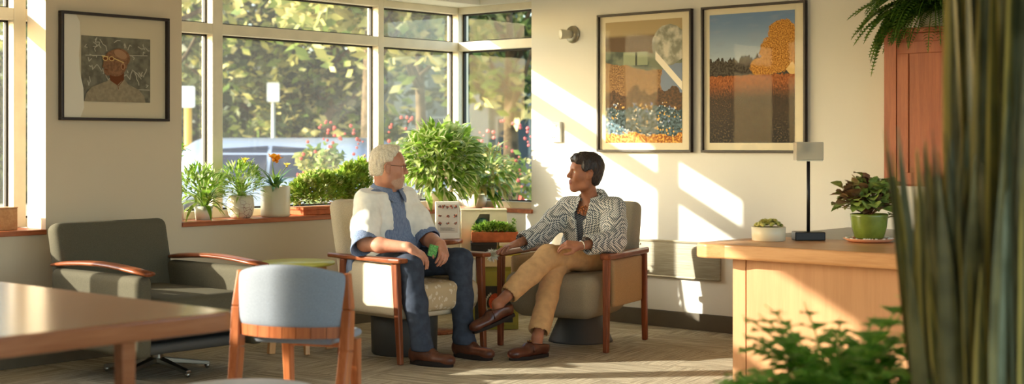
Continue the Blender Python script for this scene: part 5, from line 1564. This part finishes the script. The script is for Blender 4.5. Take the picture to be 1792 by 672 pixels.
MB().box((-.8, -.3, 2.2), (1.0, 0, 2.6)).build('canopy', GBLUE, t); MB().box((-1.7, -.7, .70), (1.2, -.62, .84)).build('railing', GPALE, t)
# parking signs
SIGNW = mat('white sign sheet', (228, 230, 226), .5, .3); POSTG = mat('galvanised post', (188, 186, 172), .5, .4, .3); POSTY = mat('yellow post sleeve', (222, 168, 62), .6, .3)
for lab, X, Y, pm, w_, zt, r in (('white parking sign on a grey post beyond the big pane', -4.2, 24.9, POSTG, .11, 2.34, .035), ('white parking sign on a yellow sleeved post at the left pane', -5.15, 22.5, POSTY, .115, 2.18, .06)):
    t = thing('parking_sign', lab, 'sign', X, Y, -.16, rot=.1)
    MB().tube([(0, 0, 0), (0, 0, zt - .1)], r, 12).build('post', pm, t)
    MB().prism(rrect(-w_, -.17, w_, .17, .03), -.008, .008, 0, Matrix(((1,0,0,0),(0,0,1,-r-.01),(0,1,0,zt - .01),(0,0,0,1)))).build('sign_plate', SIGNW, t)
# cars
TYRE = mat('tyre rubber', (34, 34, 34), .8, .2); RIM = mat('wheel rim', (160, 160, 158), .3, .5, .8); CARGL = mat('car window glass', (36, 48, 70), .35, .2); RLAMP = mat('red lamp', (196, 60, 44), .3, .5); HLAMP = mat('head lamp', (226, 226, 220), .15, .5)
def car(label, X, Y, rot, paint):
    """x = forward"""
    t = thing('car', label, 'car', X, Y, -.16, rot=rot)
    side = [(-2.1, .42), (-2.12, .75), (-2.0, .93), (-1.2, .98), (.75, .98), (1.6, .88), (2.05, .72), (2.12, .45), (2.0, .28), (-2.0, .28)]
    f = Field((-2.3, -1.0, .1), (2.3, 1.0, 1.65), .035)
    f.box((0, 0, .56), (2.12, .86, .32), .16); f.box((1.45, 0, .62), (.62, .80, .26), .2, .1); f.box((-.35, 0, 1.05), (1.35, .74, .46), .28, .08, taper=1.25)
    for x in (-1.32, 1.32):
        for s in (-1, 1): f.cone((x, s * 1.0, .32), (x, s * .6, .32), .36, .36, .02, 'sub')
    f.build('body', paint, t, 2)
    for s in (-1, 1):
        for poly in ([(-1.45, .98), (-1.15, 1.36), (-.42, 1.40), (-.42, .98)], [(-.36, .98), (-.36, 1.40), (.30, 1.36), (.78, .98)]):
            mb = MB(); mb.prism([(x, z) for x, z in poly], -.012, .012, 0, Matrix(((1,0,0,0),(0,.25*s,1,s*.80),(0,1,0,0),(0,0,0,1))))
            mb.v = [(x, s * (.875 - (z - .95) * .34) + (y - s * .8 - 0) * .3 * 0 + (.012 if k % 2 else 0) * 0, z) for k, (x, y, z) in enumerate(mb.v)]
            mb.build('side_window', CARGL, t)
    mb = MB().add([(.98, -.66, .99), (.98, .66, .99), (.52, .56, 1.40), (.52, -.56, 1.40)], [(0, 1, 2, 3)], 0, False); mb.build('windscreen', CARGL, t)
    mb = MB().add([(-1.82, -.64, 1.0), (-1.82, .64, 1.0), (-1.42, .54, 1.38), (-1.42, -.54, 1.38)], [(3, 2, 1, 0)], 0, False); mb.build('rear_window', CARGL, t)
    for x in (-1.32, 1.32):
        for s in (-1, 1):
            mb = MB(); mb.tube([(x, s * .70, .32), (x, s * .72, .32), (x, s * .86, .32), (x, s * .88, .32)], [.28, .32, .32, .28], 24); w_ = mb.build('wheel', TYRE, t)
            MB().tube([(x, s * .87, .32), (x, s * .89, .32)], [.2, .18], 20).build('rim', RIM, w_)
    for s in (-1, 1):
        MB().box((2.02, s * .62 - .14, .62), (2.13, s * .62 + .14, .74)).build('headlamp', HLAMP, t, bevel=.03); MB().box((-2.14, s * .66 - .12, .66), (-2.06, s * .66 + .12, .82)).build('tail_lamp', RLAMP, t, bevel=.02)
        MB().box((.62, s * .86 - .02, .96), (.76, s * .86 + s * .14 + .02, 1.08)).build('mirror', paint, t, bevel=.03)
    return t
PAINT1 = mat('silver blue car paint', (126, 136, 150), .3, .4, .4); PAINT2 = mat('dark grey car paint', (58, 64, 74), .2, .5, .3)
car('silver blue car parked outside behind the sill plants', -2.75, 19.8, -.2, PAINT1)
car('dark grey car parked outside the small corner window', 2.05, 18.4, .2, PAINT2)
# ================================================================== groups of things of one kind
GROUPS = {'armchair': 'wooden armed armchairs in the window corner', 'tree': 'trees beyond the parking area', 'flowering_bush': 'flowering bushes outside the windows', 'parking_sign': 'white parking signs outside',
          'car': 'parked cars', 'framed_picture': 'framed prints on the cream wall', 'side_table': 'small round side tables', 'storage_box': 'boxes on the cream cabinet', 'potted_bush': 'bushy plants in the window corner', 'potted_fern': 'ferns'}
for o in list(COL.objects):
    if o.parent is None and o.get('label'):
        k = o.name.split('.')[0]
        if k in GROUPS: o['group'] = GROUPS[k]
# ================================================================== light and camera
w = bpy.data.worlds.new('sky'); SC.world = w; w.use_nodes = True
nt = w.node_tree; bg = nt.nodes['Background']
sk = nt.nodes.new('ShaderNodeTexSky'); sk.sky_type = 'NISHITA'; sk.sun_disc = False
SUN_TO = Vector((1.0, -0.92, 0.47)).normalized()   # towards the sun, in the room frame
sk.sun_elevation = math.asin(SUN_TO.z); sk.sun_rotation = math.atan2(SUN_TO.x, SUN_TO.y)
sk.air_density = 1.0; sk.dust_density = 1.5; sk.ozone_density = 0.6
mxw = nt.nodes.new('ShaderNodeMix'); mxw.data_type = 'RGBA'; mxw.blend_type = 'MULTIPLY'; mxw.inputs[0].default_value = 1.0
mxw.inputs[7].default_value = (0.95, 0.98, 1.02, 1)
nt.links.new(sk.outputs[0], mxw.inputs[6]); nt.links.new(mxw.outputs[2], bg.inputs[0])
bg.inputs[1].default_value = 0.74
sun = bpy.data.lights.new('sun', 'SUN'); sun.energy = 10.5; sun.color = (1.0, 0.945, 0.86); sun.angle = math.radians(0.6)
so = bpy.data.objects.new('sun', sun); COL.objects.link(so)
so.rotation_euler = SUN_TO.to_track_quat('Z', 'Y').to_euler(); so.location = (12, -9, 9)

cam = bpy.data.cameras.new('camera'); co = bpy.data.objects.new('camera', cam); COL.objects.link(co)
co.location = (CAMX, CAMY, EYE); co.rotation_euler = (PI / 2, 0, PHI)
cam.sensor_width = 36.0; cam.lens = 36.0 * 2476 / 1792; cam.shift_y = -(336 - 250) / 1792
cam.clip_start = 0.05; cam.clip_end = 400
cam.dof.use_dof = True; cam.dof.focus_distance = 8.6; cam.dof.aperture_fstop = 2.1
SC.camera = co
SC.view_settings.view_transform = 'Standard'; SC.view_settings.look = 'None'
SC.view_settings.gamma = 1.0; SC.view_settings.use_curve_mapping = False
SC.view_settings.exposure = 0.36
SC.cycles.use_denoising = True
SC.cycles.max_bounces = 10; SC.cycles.diffuse_bounces = 6; SC.cycles.transparent_max_bounces = 16
SC.cycles.sample_clamp_indirect = 6.0
SC.cycles.caustics_reflective = False; SC.cycles.caustics_refractive = False
